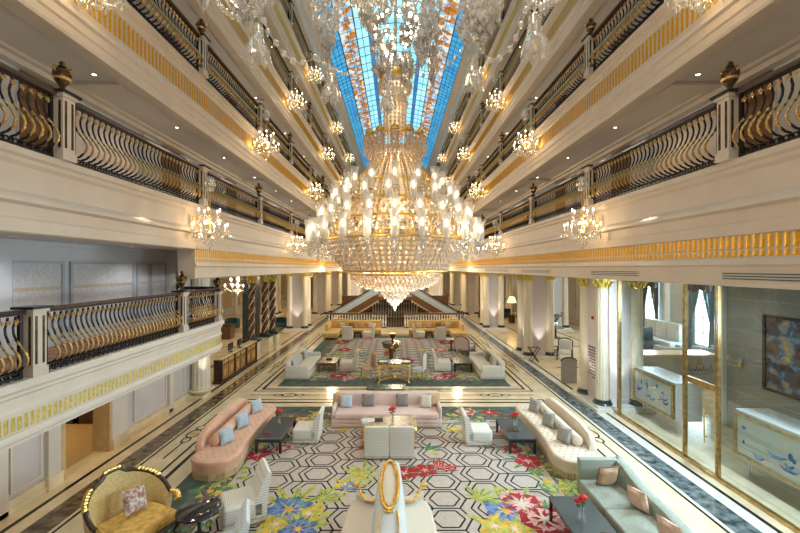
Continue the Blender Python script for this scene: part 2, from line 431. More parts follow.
# ---- left wall under the mezzanine, with its doorway ---------------------
lw = MB(); XW = -7.9
lw.box(XW, XW-.3, Y0, 8.83, 0, 2.3); lw.box(XW, XW-.3, 10.4, 15.6, 0, 2.3); lw.box(XW, XW-.3, 8.83, 10.4, 2.15, 2.3)
lw.box(XW-.3, XW, 13.0, 15.6, 2.2, 4.9)
for y0, y1 in ((3.3,4.9),(5.3,7.4),(7.75,8.35),(11.4,12.9),(13.35,14.0)):
    lw.box(XW, XW+.03, y0, y1, .42, 2.05, 1)
    for a, b, cc, d in ((y0-.05,y0,.37,2.1),(y1,y1+.05,.37,2.1)): lw.box(XW, XW+.05, a, b, cc, d, 2)
    lw.box(XW, XW+.05, y0, y1, .37, .42, 2); lw.box(XW, XW+.05, y0, y1, 2.05, 2.1, 2)
for y0, y1 in ((7.42,7.62),(8.5,8.83),(10.4,11.0),(13.05,13.25)): lw.box(XW, XW+.09, y0, y1, 0, 2.25, 2)
struct('wall_left', lw, ['plaster_mauve','plaster_mauve','plaster_light'])
bb = MB()
for y0, y1 in ((Y0,8.5),(11.0,15.6)):
    bb.box(XW, XW+.06, y0, y1, 0, .26); bb.box(XW, XW+.09, y0, y1, 0, .10)
for y0, y1 in ((8.45,8.83),(10.4,11.05)): bb.box(XW, XW+.14, y0, y1, 0, .28)
struct('baseboard_left', bb, 'cream_marble')
# small shop behind the doorway
mat('tan_carpet', (.50,.33,.14), .9, var=.1, scale=30)
mat('honey_panel', (.60,.42,.20), .5, var=.08, scale=4)
sh = MB(); sh.box(XW-.3, -13, 6.5, 14.5, -.01, .008); struct('floor_shop', sh, 'tan_carpet')
sh = MB(); sh.box(-13, -13.2, 6.5, 14.5, 0, 2.3); sh.box(-13, XW-.3, 14.5, 14.7, 0, 2.3); sh.box(-13, XW-.3, 6.3, 6.5, 0, 2.3); struct('wall_shop', sh, 'honey_panel')
SHELF = True
dj = MB()
for y in (8.83, 10.30): dj.box(XW-.36, XW+.10, y, y+.10, 0, 2.2)
dj.box(XW-.36, XW+.10, 8.83, 10.4, 2.1, 2.2); struct('door_1', dj, 'honey_panel')

# ---- mezzanine balcony --------------------------------------------------
def mez_path(off=0., y0=Y0):
    xs = -6.0+off; yc = 12.75; cx = -6.95
    p = [(xs, y0), (xs, 4.), (xs, 8.), (xs, yc)]
    rr = xs-cx
    for j in range(1, 9):
        a = (pi/2)*j/8; p.append((cx+rr*cos(a), yc+rr*sin(a)))
    p.append((-7.95, yc+rr)); return p
mz = MB(); mz.sweep([(-.4,3.2),(.06,3.2),(.10,3.16),(.10,3.08),(.05,3.03),(.05,2.98),(.0,2.94),(.0,2.78),(.03,2.74),(.03,2.70),(.0,2.69),(.0,2.40),(.03,2.39),(.05,2.33),(.05,2.28),(.01,2.25),(.01,2.2),(-.4,2.2)], mez_path(), 1)
struct(trim(), mz, 'plaster_light')
ms = MB(); pp = mez_path(-.3); ms.prism([(p[0], p[1]) for p in pp]+[(-12, pp[-1][1]), (-12, Y0)], 2.22, 3.18); struct('floor_mezzanine', ms, 'plaster_mauve')
mat('mez_carpet', (.26,.12,.08), .9, col2=(.42,.26,.16), scale=4)
ms = MB(); pp = mez_path(-.38); ms.prism([(p[0], p[1]) for p in pp]+[(-7.85, pp[-1][1]), (-7.85, Y0)], 3.18, 3.205); struct('floor_carpet', ms, 'mez_carpet')
fm = MB(); pts = []; path = mez_path(); acc = 0; want = 1.
for a, b in zip(path, path[1:]):
    l = sqrt((b[0]-a[0])**2+(b[1]-a[1])**2); tx, ty = (b[0]-a[0])/l, (b[1]-a[1])/l
    t = (want-acc)
    while t < l:
        pts.append((a[0]+tx*t, a[1]+ty*t, ty, -tx)); t += .105; want += .105
    acc += l
flutes(fm, pts, 2.42, 2.665, .066, .01); struct(trim(), fm, ['gold_pale'])
mat('panel_moulding', (.38,.40,.45), .5); mat('reflected_light_tan', (.50,.40,.30), .6)
mw = MB(); mw.box(XW, XW-.3, Y0, 13.75, 3.18, 5.62)
mw.box(XW, XW+.10, Y0, 13.3, 5.36, 5.60, 1); mw.box(XW, XW+.17, Y0, 13.3, 5.48, 5.60, 1); mw.box(XW, XW+.06, Y0, 13.3, 5.24, 5.36, 1)
for y0, y1 in ((.5,3.6),(4.0,7.2),(7.75,8.9),(9.2,11.3),(11.55,12.0),(12.2,12.9)):
    mw.box(XW, XW+.02, y0, y1, 3.4, 5.1, 2)
    for a, b in ((y0-.07,y0),(y1,y1+.07)): mw.box(XW, XW+.05, a, b, 3.35, 5.16, 4)
    mw.box(XW, XW+.05, y0, y1, 5.1, 5.16, 4); mw.box(XW, XW+.035, y0, y1, 4.50, 4.58, 5)  # tan strip paints a band of reflected light across the wallpaper
mw.box(XW, XW+.12, 7.28, 7.66, 3.2, 5.3, 1); mw.box(XW, XW+.16, 12.95, 13.3, 3.2, 5.6, 3)
struct('wall_mezzanine', mw, ['plaster_grey','plaster_grey','wallpaper','soffit','panel_moulding','reflected_light_tan'])

# ---- lobby outer walls, shop partition and windows ------------------------
mat('wall_pale', (.62,.58,.54), .5, var=.04, scale=1.5)
mat('wall_tile', (.36,.34,.31), .22, var=.05, scale=2.)
ow = MB(); ow.box(18, 18.3, 12, Y1, 0, 4.8)
for y in (14.5, 18.5, 24.6, 29, 33, 37, 42, 48): ow.box(17.85, 18, y, y+.5, 0, 4.8, 1); ow.box(17.9, 18, y+.9, y+1.0, .9, 4.2, 1)
ow.box(17.9, 18, 12, Y1, 4.5, 4.8, 1)
struct('wall_right', ow, ['wall_pale','column_white'])
ow = MB(); ow.box(-18, -18.3, 10, Y1, 0, 4.8)
for y in range(12, 60, 5): ow.box(-17.85, -18, y, y+.5, 0, 4.8, 1); ow.box(-17.9, -18, y+1.2, y+4.2, .8, 3.8, 2)
struct('wall_lobby', ow, ['wall_pale','column_white','honey_panel'])
pt_ = MB(); pt_.box(10.5, 10.7, Y0, 12.2, 0, 4.8)
for k in range(5): pt_.box(10.5, 10.494, Y0, 12.2, .25+k*.95, .258+k*.95, 1)
pt_.box(10.38, 10.7, 12.0, 12.3, 0, 4.8, 2)
struct('wall_partition', pt_, ['wall_tile','soffit','column_white'])
mat('portal_green', (.20,.21,.17), .5)
mat('stair_white', (.58,.66,.70), .35)
mat('case_white', (.66,.68,.68), .3); mat('ink_blue', (.02,.13,.40), .5)
mat('blue_picture', (.70,.66,.64), .4, col2=(.55,.68,.72), scale=5)
mat('desk_grey', (.50,.52,.49), .35)
mat('grey_cloth', (.40,.42,.44), .85, var=.05, scale=30); mat('black_cloth', (.02,.03,.035), .6)
mat('day_glass', (.7,.9,1.), .2, emis=(.55,.82,1.), estr=3.2)
mat('drape_teal', (.16,.22,.25), .8, var=.2, scale=3, stretch=(8,8,.3)); mat('drape_dark', (.07,.055,.05), .8)
mat('sheer', (.62,.74,.80), .8)
mat('urn_dark', (.035,.022,.012), .3, .5, col2=(.12,.07,.02), scale=12)
mat('mirror', (.8,.82,.82), .03, 1.)
mat('alarm_red', (.45,.02,.015), .4)
# ================================================================== BALUSTRADES
def baluster_mb(n=6):
    mb = MB()
    mb.tube([(0,0,1.02),(-.015,0,.93),(-.045,0,.84),(-.035,0,.74),(.01,0,.63),(.09,0,.52)], .018, n, 0)
    mb.tube([(-.01,0,.66),(.04,0,.59),(.095,0,.52),(.16,0,.43),(.20,0,.34),(.185,0,.26),(.13,0,.19)], [.010,.021,.014,.025,.017,.023,.013], n, 1)
    mb.tube([(.14,0,.21),(.07,0,.155),(.0,0,.135),(-.05,0,.10),(-.05,0,.055),(-.01,0,.04),(.015,0,.075),(-.012,0,.10)], .019, n, 0)
    s = [(.018+(0), .0)]
    st = []
    for j in range(10):
        a = 2*pi*j/10; r = .058 if j % 2 == 0 else .03; st.append((r*cos(a), r*sin(a)))
    b = len(mb.v); mb.v.extend([(.022, p[0], .935+p[1]) for p in st]+[(.048, 0, .935)]+[(-.03,0,.935)])
    for j in range(10): mb.f.append((b+j, b+(j+1) % 10, b+10)); mb.m.append(1); mb.f.append((b+j, b+(j+1) % 10, b+11)); mb.m.append(1)
    mb.lathe([(.026,0),(.03,.03),(.02,.05)], 6, (.0,0,.0), 0)
    return mb
L_BAY = 4.65; N_BAL = 30; GAP = .195
def rail_mb(L): 
    m = MB(); m.loft([[(-.075,y,1.04),(.075,y,1.04),(.085,y,1.08),(.06,y,1.125),(-.06,y,1.125),(-.085,y,1.08)] for y in (GAP, L-GAP)], True, 0, True); return m
def bottom_mb(L):
    m = MB(); m.box(-.03, .03, GAP, L-GAP, .02, .05); m.box(-.02, .02, GAP, L-GAP, .10, .115)
    m.box(-.025, .025, GAP, GAP+.05, 0, 1.05); m.box(-.025, .025, L-GAP-.05, L-GAP, 0, 1.05)
    return m
BAL = baluster_mb(6); BAL_LO = baluster_mb(4)
bal_src = BAL.build('baluster', ['iron','gold_leaf']); bal_data = bal_src.data; bpy.data.objects.remove(bal_src)
def near_bay(L, loc, rz, label, group, n=N_BAL):
    t = thing('balustrade', label, 'balustrade', loc, rz, group)
    rail_mb(L).build('handrail', 'dark_wood', t); bottom_mb(L).build('bottom_rail', 'iron', t)
    for j in range(n):
        o = bpy.data.objects.new('baluster', bal_data); COL.objects.link(o); o.parent = t
        o.location = (0, GAP+.09+(L-2*GAP-.18)*j/(n-1), 0)
    return t
fb = MB(); fb.join(rail_mb(L_BAY), None, 2); fb.join(bottom_mb(L_BAY), None, 0)
for j in range(N_BAL): fb.join(BAL_LO, Matrix.Translation((0, GAP+.09+(L_BAY-2*GAP-.18)*j/(N_BAL-1), 0)))
far_src = fb.build('balustrade', ['iron','gold_leaf','dark_wood']); far_data = far_src.data; bpy.data.objects.remove(far_src)
def far_bay(loc, rz, label, group):
    o = bpy.data.objects.new('balustrade', far_data); COL.objects.link(o); o.location = loc; o.rotation_euler = (0,0,rz)
    return tag(o, label, 'balustrade', group)
# newel post with urn finial
def make_post(loc, label, group):
    t = thing('newel_post', label, 'railing post', loc, 0, group)
    p = MB(); p.box(-.14, .14, -.14, .14, 0, .14); p.box(-.12, .12, -.12, .12, .14, 1.06); p.box(-.15, .15, -.15, .15, 1.06, 1.12)
    for s in (-1, 1):
        p.box(s*.12, s*.126, -.085, -.045, .2, 1.0, 1); p.box(s*.12, s*.126, .045, .085, .2, 1.0, 1)
        p.box(-.085, -.045, s*.12, s*.126, .2, 1.0, 1); p.box(.045, .085, s*.12, s*.126, .2, 1.0, 1)
    p.build('shaft', ['plaster','urn_dark'], t)
    c = MB(); c.box(-.19, .19, -.19, .19, 1.12, 1.16); c.build('cap', 'iron', t)
    u = MB(); u.lathe([(.0,1.16),(.13,1.17),(.11,1.20),(.05,1.23),(.04,1.27),(.07,1.31),(.115,1.38)], 14, m=0)
    u.lathe([(.115,1.38),(.13,1.42)], 14, m=1); u.lathe([(.13,1.42),(.138,1.48),(.125,1.54),(.07,1.57),(.05,1.59),(.07,1.61),(.035,1.65),(.05,1.68),(.0,1.73)], 14, m=0)
    for s in (-1, 1):
        u.tube([(s*.12,0,1.49),(s*.17,0,1.53),(s*.16,0,1.58),(s*.10,0,1.56)], .016, 5, 1)
        u.tube([(0,s*.12,1.49),(0,s*.17,1.53),(0,s*.16,1.58),(0,s*.10,1.56)], .016, 5, 1)
    u.build('urn_finial', ['urn_dark','gold_leaf'], t, True)
    return t
def inst(name, data, parent, loc=(0,0,0), rz=0.):
    o = bpy.data.objects.new(name, data); COL.objects.link(o); o.parent = parent; o.location = loc; o.rotation_euler = (0,0,rz); return o
SIDE = {-1: 'left', 1: 'right'}
LEVEL = ['first gallery', 'second gallery', 'third gallery', 'topmost gallery']
YB = [6.5+L_BAY*n for n in range(-1, 9)]
START = [0, 1, 2, 2]
post0 = make_post((0,0,0), 'x', 'x'); post_tree = tree_of(post0); post_first = [True]; LASTP = ['']
def plain_post(loc, label, group):
    t = thing('newel_post', label, 'railing post', loc, 0, group)
    for c_, gs_ in post_tree:
        if not c_.name.startswith('urn'): inst(c_.name.split('.')[0], c_.data, t)
def post(loc, label, group):
    if post_first[0]: post_first[0] = False; post0.location = loc; tag(post0, label, None, group)
    else: LASTP[0] = dup(post0, loc, 0, label, group, post_tree).name
for side in (-1, 1):
    for k, z in enumerate(LV):
        for i in range(START[k], len(YB)):
            y = YB[i]; n = i-START[k]
            g = f'gilded balustrades of the {SIDE[side]} galleries'
            lab = f'black and gold balustrade of the {SIDE[side]} {LEVEL[k]}, {ORD[n]} from the near end'
            loc = (side*5.74, y, z) if side < 0 else (side*5.74, y+L_BAY, z); rz = 0 if side < 0 else pi
            if (k == 0 and i < 4) or (k == 1 and i < 4): near_bay(L_BAY, loc, rz, lab, g)
            else: far_bay(loc, rz, lab, g)
            (plain_post if (i % 2) == (0 if k in (0, 2) else 1) else post)((side*5.74, y, z), f'cream {"flat-capped" if (i % 2) == (0 if k in (0, 2) else 1) else "urn-topped"} railing post, {SIDE[side]} {LEVEL[k]}, {ORD[n]} from the near end', f'railing posts of the {SIDE[side]} galleries')
        # the long stretch beyond, too distant to tell bays apart
        m = MB(); ye = YB[-1]+L_BAY; m.box(-.075, .075, 0, Y1-ye-.2, 1.04, 1.125, 2); m.box(-.03, .03, 0, Y1-ye-.2, .03, .11, 0)
        yy = .1
        while yy < Y1-ye-.3:
            m.tube([(0,yy,1.04),(-.04,yy,.8),(.04,yy,.5),(.10,yy,.33),(.0,yy,.1)], .022, 3, 1 if int(yy*10) % 3 else 0, False); yy += .2
        o = m.build('balustrade', ['iron','gold_leaf','dark_wood'], None, False, (side*5.74, ye, z)); tag(o, f'remote end stretch of the {SIDE[side]} {LEVEL[k]} balustrade by the end wall', 'balustrade', f'gilded balustrades of the {SIDE[side]} galleries')
# mezzanine balustrade
MP = [(-6.06, 1.75), (-6.06, 6.35), (-6.06, 10.75)]
g = 'gilded balustrades of the mezzanine balcony'
near_bay(4.6, (-6.10, 1.75, 3.2), 0, 'black and gold balustrade cut off by the lower left edge, on the mezzanine balcony', g, 33)
near_bay(4.4, (-6.10, 6.35, 3.2), 0, 'black and gold balustrade on the mezzanine balcony between the flat-capped post and the urn post', g, 32)
t = thing('balustrade', 'black and gold balustrade curving round the end of the mezzanine balcony', 'balustrade', (0,0,3.2), 0, g)
pth = [(-6.10, 13.08)]+[p for p in mez_path(-.1)[4:] if p[1] > 13.1]; bay_end = near_bay(2.1, (-6.10, 10.75, 3.2), 0, 'short black and gold balustrade at the far end of the mezzanine balcony', g, 14)
cr = MB(); rr = [(p[0], p[1], 1.08) for p in pth]; cr.tube(rr, .055, 8); cr.build('handrail', 'dark_wood', t)
cr = MB(); cr.tube([(p[0], p[1], .04) for p in pth], .022, 6); cr.tube([(p[0], p[1], .108) for p in pth], .014, 6); cr.build('bottom_rail', 'iron', t)
acc = 0; want = .25
for a, b in zip(pth, pth[1:]):
    l = sqrt((b[0]-a[0])**2+(b[1]-a[1])**2); tx, ty = (b[0]-a[0])/l, (b[1]-a[1])/l; u = want-acc
    while u < l:
        o = bpy.data.objects.new('baluster', bal_data); COL.objects.link(o); o.parent = t; o.location = (a[0]+tx*u, a[1]+ty*u, 0); o.rotation_euler = (0, 0, atan2(ty, tx)-pi/2); u += .17; want += .17
    acc += l
for (x, y), l in zip(MP[2:], ('cream post with dark urn in the middle of the mezzanine balustrade',)):
    post((x-.04, y, 3.2), l, 'railing posts of the mezzanine')
post((-6.10, 12.9, 3.2), 'cream post with dark urn at the far end of the mezzanine balustrade', 'railing posts of the mezzanine'); bpy.data.objects[LASTP[0]].scale = (.9, .9, .9)

t = thing('newel_post', 'cream railing post with a flat dark cap and no urn at the lower left', 'railing post', (-6.10, 6.35, 3.2), 0, 'railing posts of the mezzanine')
for c_, gs_ in post_tree:
    if not c_.name.startswith('urn'): inst(c_.name.split('.')[0], c_.data, t)
# ================================================================== PIERS AND COLUMNS
def fluted(r0, r1, z0, z1, n=16):
    mb = MB(); rings = []
    for z, r in ((z0, r0), (z0+(z1-z0)*.4, (r0*.55+r1*.45)), (z1, r1)):
        rings.append([((r*(1 if j % 2 == 0 else .93))*cos(2*pi*j/(2*n)), (r*(1 if j % 2 == 0 else .93))*sin(2*pi*j/(2*n)), z) for j in range(2*n)])
    return mb.loft(rings, True, 0, True)
def capital(z0, z1, r):
    mb = MB(); h = z1-z0
    mb.lathe([(r,z0),(r*1.12,z0+.03),(r,z0+.06),(r*1.05,z0+h*.4),(r*1.35,z0+h*.8),(r*1.45,z0+h*.86)], 14)
    for row, (zz, rr, n, hh) in enumerate(((z0+.05, r*1.04, 8, h*.36), (z0+h*.33, r*1.08, 8, h*.42))):
        for j in range(n):
            a = 2*pi*(j+.5*row)/n; c, s = cos(a), sin(a); pts = []
            for u, v in ((0,0),(.03,.35),(.05,.7),(.11,.95),(.16,.85)): pts.append(((rr+u)*c, (rr+u)*s, zz+v*hh))
            mb.tube(pts, [.05,.055,.045,.03,.012], 5)
    for j in range(4):
        a = pi/4+pi/2*j; c, s = cos(a), sin(a)
        mb.ball((r*1.55*c, r*1.55*s, z0+h*.8), .065, nu=8, nv=5)
    q = r*1.32; mb.box(-q, q, -q, q, z1-h*.14, z1)
    return mb
CAPT = 4.76
shaft_d = fluted(.235, .205, .36, 4.30).build('shaft', 'column_stone'); cap_d = capital(4.28, CAPT, .205).build('capital', 'gold_pale', None, True)
bs = MB(); bs.lathe([(.30,.18),(.33,.21),(.30,.25),(.26,.28),(.28,.31),(.25,.36)], 16); base_d = bs.build('base', 'crystal_dark_stone', None, True)
for o in (shaft_d, cap_d, base_d): bpy.data.objects.remove(o) if False else COL.objects.unlink(o)
shaft_d, cap_d, base_d = shaft_d.data, cap_d.data, base_d.data
def make_pier(x, y, label, group, plate=None):
    t = thing('column', label, 'column', (x, y, 0), 0, group)
    p = MB(); p.box(-.62, .62, -.62, .62, .18, CAPT); p.box(-.66, .66, -.66, .66, .18, .34); p.build('pier_core', 'plaster_mauve', t)
    p = MB(); p.box(-1.02, 1.02, -1.02, 1.02, 0, .10); p.box(-.95, .95, -.95, .95, .10, .18); p.build('plinth', 'white_marble', t)
    for sx in (-1, 1):
        for sy in (-1, 1):
            s = inst('engaged_column', shaft_d, t, (sx*.60, sy*.60, 0)); inst('capital', cap_d, s); inst('base', base_d, s)
    return t
PG = 'square piers with four fluted gilt-capped columns'
SP = []
make_pier(7.95, 14.05, 'square pier with fluted columns and printed wall text beside the glass shop front', PG)
for y, l in ((21.6,'square pier with fluted columns behind the folding tray stand on the right'), (31.4,'third square pier with fluted columns along the right side'), (40.5,'fourth square pier with fluted columns along the right side'), (49.5,'fifth and farthest square pier with fluted columns along the right side')): make_pier(7.95, y, l, PG)
for y, l in ((31.0,'nearest square pier with fluted gilt-capped columns on the left side'), (40.5,'square pier with fluted columns farther back on the left side'), (49.5,'farthest square pier with fluted columns on the left side')): make_pier(-7.95, y, l, PG)
for x, y, l in ((13.2, 31.4,'fluted square pier standing behind the right-hand row of piers'), (13.2, 42.,'farther fluted square pier behind the right-hand row of piers'), (-13.2, 40.,'fluted square pier standing behind the left-hand row of piers'),
                (4.6, 44.,'fluted square pier behind the right flight of stairs'), (-4.8, 44.,'fluted square pier behind the left flight of stairs')): make_pier(x, y, l, PG)
# half column with bowl base on the left
t = thing('column', 'pale half column on a round bowl base at the end of the left wall', 'column', (-7.62, 14.75, 0))
s = fluted(.34, .31, .30, 4.76, 14).build('shaft', 'column_stone', t)
b = MB(); b.box(-.2, .25, -.3, .3, 0, .12); b.lathe([(.2,.12),(.28,.14),(.46,.24),(.50,.30),(.46,.34)], 18); b.build('bowl_base', 'cream_marble', t, True)
# twisted red columns
def twisted(x, y, label):
    t = thing('twisted_column', label, 'column', (x, y, 0), 0, 'twisted red marble columns')
    m = MB(); rings = []; n = 16
    for i in range(61):
        z = 1.14+i*(4.18-1.14)/60; a0 = z*5.2
        rings.append([((.15+.055*cos(2*(2*pi*j/n-a0)))*cos(2*pi*j/n), (.15+.055*cos(2*(2*pi*j/n-a0)))*sin(2*pi*j/n), z) for j in range(n)])
    m.loft(rings, True, 0, True); m.build('twisted_shaft', 'red_marble', t, True)
    m = MB()
    for ph in (pi/2, -pi/2): m.tube([(.13*cos((1.14+i*.0507)*5.2+ph), .13*sin((1.14+i*.0507)*5.2+ph), 1.14+i*.0507) for i in range(61)], .026, 5)
    m.build('gilt_band', 'cream_marble', t, True)
    m = capital(4.16, 4.76, .19); m.build('capital', 'gold_pale', t, True)
    m = MB(); m.bbox(-.36, .36, -.36, .36, 0, .95, .02); m.box(-.40, .40, -.40, .40, 0, .14); m.build('pedestal', 'cream_marble', t)
    m = MB(); m.box(-.42, .42, -.42, .42, .92, 1.0, 0); m.lathe([(.32,1.0),(.33,1.04),(.28,1.08),(.26,1.14)], 16); m.build('base', 'crystal_dark_stone', t)
    return t
twisted(-8.0, 20.95, 'twisted red marble column on a pale pedestal at the near side of the dark portal')
twisted(-7.83, 22.6, 'twisted red marble column beside the counter end, front one of the far pair')
twisted(-7.72, 23.65, 'twisted red marble column half hidden behind the front one of the far pair')
pw = MB(); pw.box(-8.9, -8.42, 21.9, 23.4, 0, 4.76); pw.box(-8.42, -8.40, 22.1, 23.2, 0, 2.9, 1); struct('wall_portal', pw, ['crystal_dark_stone','iron'])
# ================================================================== STAIRS
def stair(side):
    t = thing('staircase', f'{SIDE[side]} flight of stairs rising to the centre with dark handrail and pale scroll panels', 'staircase', (0, 34.5, 0), 0, 'pair of stairs')
    x0, x1, z0, z1 = side*5.6-.1, side*1.5-.1, -.05, 2.35; n = 15
    st = MB()
    for i in range(n):
        a = x0+(x1-x0)*i/n; b = x0+(x1-x0)*(i+1)/n; z = z0+(z1-z0)*(i+1)/n; st.box(a, b, 0, 2.6, max(0, z-.5), z)
    st.build('steps', 'cream_marble', t)
    s = MB(); s.loft([[(x0,y,z0),(x0,y,z0+.30),(x1,y,z1+.30),(x1,y,z1-.25),(x0-side*.6,y,z0)] for y in (-.09, -.01)], True, 0, True); s.build('stringer', 'walnut', t)
    h = MB(); h.tube([(x0+side*.5,-.05,.95),(x0,-.05,z0+1.12),(x1,-.05,z1+1.12)], .055, 8); h.build('handrail', 'dark_wood', t); h = MB(); h.tube([(x0,2.6,z0+1.12),(x1,2.6,z1+1.12)], .055, 8); h.build('handrail', 'dark_wood', t)
    mat_ = MB()
    for i in range(26):
        f = (i+.5)/26; x = x0+(x1-x0)*f; z = z0+(z1-z0)*f
        pts = [(x+side*.05*sin(q*1.1), -.05, z+.34+q*.105) for q in range(8)]; mat_.tube(pts, .045, 4)
        mat_.ball((x+side*.07, -.05, z+.72), .10, .02, .15, 6, 4); mat_.ball((x-side*.03, -.05, z+.48), .07, .02, .09, 6, 4)
    mat_.build('scroll_panel', 'stair_white', t)
    nw = MB(); nw.lathe([(.12,0),(.12,.15),(.07,.2),(.07,.9),(.10,.95),(.12,1.05),(0,1.15)], 10, (x0+side*.25, -.05, 0)); nw.build('newel', 'iron', t)
    cv = MB(); pts = [(x0+side*(.3+.35*cos(a)), -.05+.1*sin(a), .75+.2*sin(a)) for a in [2*pi*j/12 for j in range(12)]]; cv.tube(pts, .05, 6, closed=True)
    cv.tube([(x0+side*1.2,-.05,.72),(x0+side*.8,-.05,.9),(x0+side*.3,-.05,.95)], .05, 6); cv.build('rail_scroll', 'iron', t)
stair(-1); stair(1)
ld = MB(); ld.box(-1.6, 1.4, 34.5, 40, 2.2, 2.35); ld.box(-1.6, 1.4, 34.48, 34.5, 2.05, 2.4, 1); ld.box(-5.5, 5.3, 38.4, 38.6, 0, 2.2, 1); struct('floor_landing', ld, ['cream_marble','walnut'])
# stone balusters railing in front of the stairwell
def stone_rail(x0, x1, y, z0, z1, label, step=.22):
    t = thing('stone_balustrade', label, 'balustrade', (0, y, 0), 0, 'white baluster railings by the stairs')
    r = MB(); r.box(x0, x1, -.11, .11, z1-.10, z1); r.box(x0, x1, -.14, .14, z1-.03, z1+.03); r.build('top_rail', 'walnut', t)
    r = MB(); r.box(x0, x1, -.10, .10, z0, z0+.10); r.build('bottom_rail', 'walnut', t)
    n = int((x1-x0)/step); h = z1-z0-.2
    b = MB(); b.lathe([(.06,0),(.06,.06*h),(.035,.12*h),(.085,.34*h),(.08,.42*h),(.03,.75*h),(.05,.86*h),(.06,.92*h),(.06,h)], 8)
    d = None
    for i in range(n):
        x = x0+(i+.5)*(x1-x0)/n
        if d is None: o = b.build('baluster', 'column_white', t, True); d = o.data; o.location = (x, 0, z0+.1)
        else: inst('baluster', d, t, (x, 0, z0+.1))
stone_rail(-5.7, -.75, 31.6, .0, 1.22, 'white baluster railing with brown top rail behind the left yellow sofa')
stone_rail(.65, 5.5, 31.6, .0, 1.22, 'white baluster railing with brown top rail behind the right yellow sofa')
stone_rail(-2.4, 2.2, 37.6, .0, 1.75, 'taller white baluster railing under the stair landing between the two flights', .25)

# ================================================================== SHOP FRONT (right)
XG = 7.6
posts = [9.94, 8.92]
gp = [(2.8, 8.92, 0, 4.74), (8.92, 9.94, 0, 2.06), (8.92, 9.94, 2.2, 4.74), (9.94, 12.85, 0, 4.74)]
wn = [2]
for y0, y1, z0, z1 in gp:
    p = MB(); p.add([(XG,y0,z0),(XG,y1,z0),(XG,y1,z1),(XG,y0,z1)], [(0,1,2,3)], 0)
    wn[0] += 1; struct(f'window_{wn[0]}', p, 'clear_glass')
for y in posts: 
    p = MB(); p.box(XG-.04, XG+.04, y-.04, y+.04, 0, 4.74); p.box(XG-.055, XG-.04, y-.02, y+.02, 0, 4.74); struct(trim(), p, 'bronze')
p = MB(); p.box(XG-.04, XG+.04, 8.92, 9.94, 2.06, 2.20); p.box(XG-.06, XG+.06, Y0, 12.9, 0, .07); p.box(XG-.05, XG+.05, Y0, 12.9, 4.68, 4.76); p.box(XG-.05, XG+.05, 12.82, 12.92, 0, 4.74); struct(trim(), p, 'bronze')
dh = thing('door_handle', 'upright brass pull handle on the glass shop door between bronze posts', 'door handle', (XG-.10, 9.2, .75))
h = MB(); h.tube([(0,0,0),(0,0,.85)], .016, 8); h.build('grip', 'gold_pale', dh); h = MB()
for z in (.15, .7): h.tube([(0,0,z),(.08,0,z)], .010, 6)
h.build('mount', 'bronze', dh)
# air vents in the lower fascia
for x, y0, y1, l in ((5.8, 5.0, 6.75, 'long slotted air vent in the cream fascia at the right edge'), (5.8, 9.0, 11.25, 'slotted air vent in the cream fascia above the printed pier'), (5.8, 14.2, 17.5, 'slotted air vent in the right fascia above the tray stand'), (5.8, 19.5, 24.5, 'slotted air vent farther along the right fascia')):
    t = thing('air_vent', l, 'vent', (x, y0, 4.84), 0, 'air vents in the right fascia')
    v = MB(); v.box(-.012, 0, 0, y1-y0, -.05, .10); v.build('frame', 'plaster', t)
    v = MB()
    for k in range(3): v.box(-.018, -.011, .05, y1-y0-.05, -.035+k*.045, -.015+k*.045)
    v.build('slot', 'lead', t)
# framed glass showcases with blue pictures
def showcase(y0, y1, label):
    t = thing('display_case', label, 'display case', (8.3, y0, 0), 0, 'lit showcases in the shop window'); L = y1-y0
    b = MB(); b.bbox(.05, .85, -.02, L+.02, .40, 1.56, .02); b.build('cabinet', 'case_white', t)
    f = MB()
    for a in ((-.02, .06, 0, L, 1.42, 1.50), (-.02, .06, 0, L, .46, .54), (-.02, .06, 0, .09, .54, 1.42), (-.02, .06, L-.09, L, .54, 1.42)): f.box(*a)
    for a in ((-.035, -.02, .02, L-.02, 1.44, 1.47), (-.035, -.02, .02, L-.02, .49, .52)): f.box(*a)
    f.build('frame', 'bronze', t)
    pc = MB(); pc.box(0, .05, .09, L-.09, .54, 1.42); pc.build('picture', 'blue_picture', t)
    g = MB(); q = random.Random(int(y0*10))
    for a in range(6):
        y = .2+q.random()*(L-.5); z = .62+q.random()*.35; w = .15+q.random()*.3
        g.tube([(-.004,y,z+.06),(-.004,y+w*.3,z),(-.004,y+w*.7,z-.02),(-.004,y+w,z+.05)], [.012,.03,.028,.01], 4)
    for a in range(7):
        y = .2+q.random()*(L-.4); z = .75+q.random()*.5; g.ball((-.002,y,z), .006, .02+q.random()*.05, .02+q.random()*.07, 6, 4)
    g.build('blue_figures', 'ink_blue', t)
    lg = MB()
    for y in (.15, L-.15): lg.tube([(.25,y,0),(.25,y,.42)], .03, 8)
    lg.build('leg', 'case_white', t); return t
showcase(11.3, 13.2, 'white showcase in gilt frame with blue picture, beside the green-lit column'); showcase(6.6, 9.28, 'gilt framed white and blue showcase cut by the right edge')
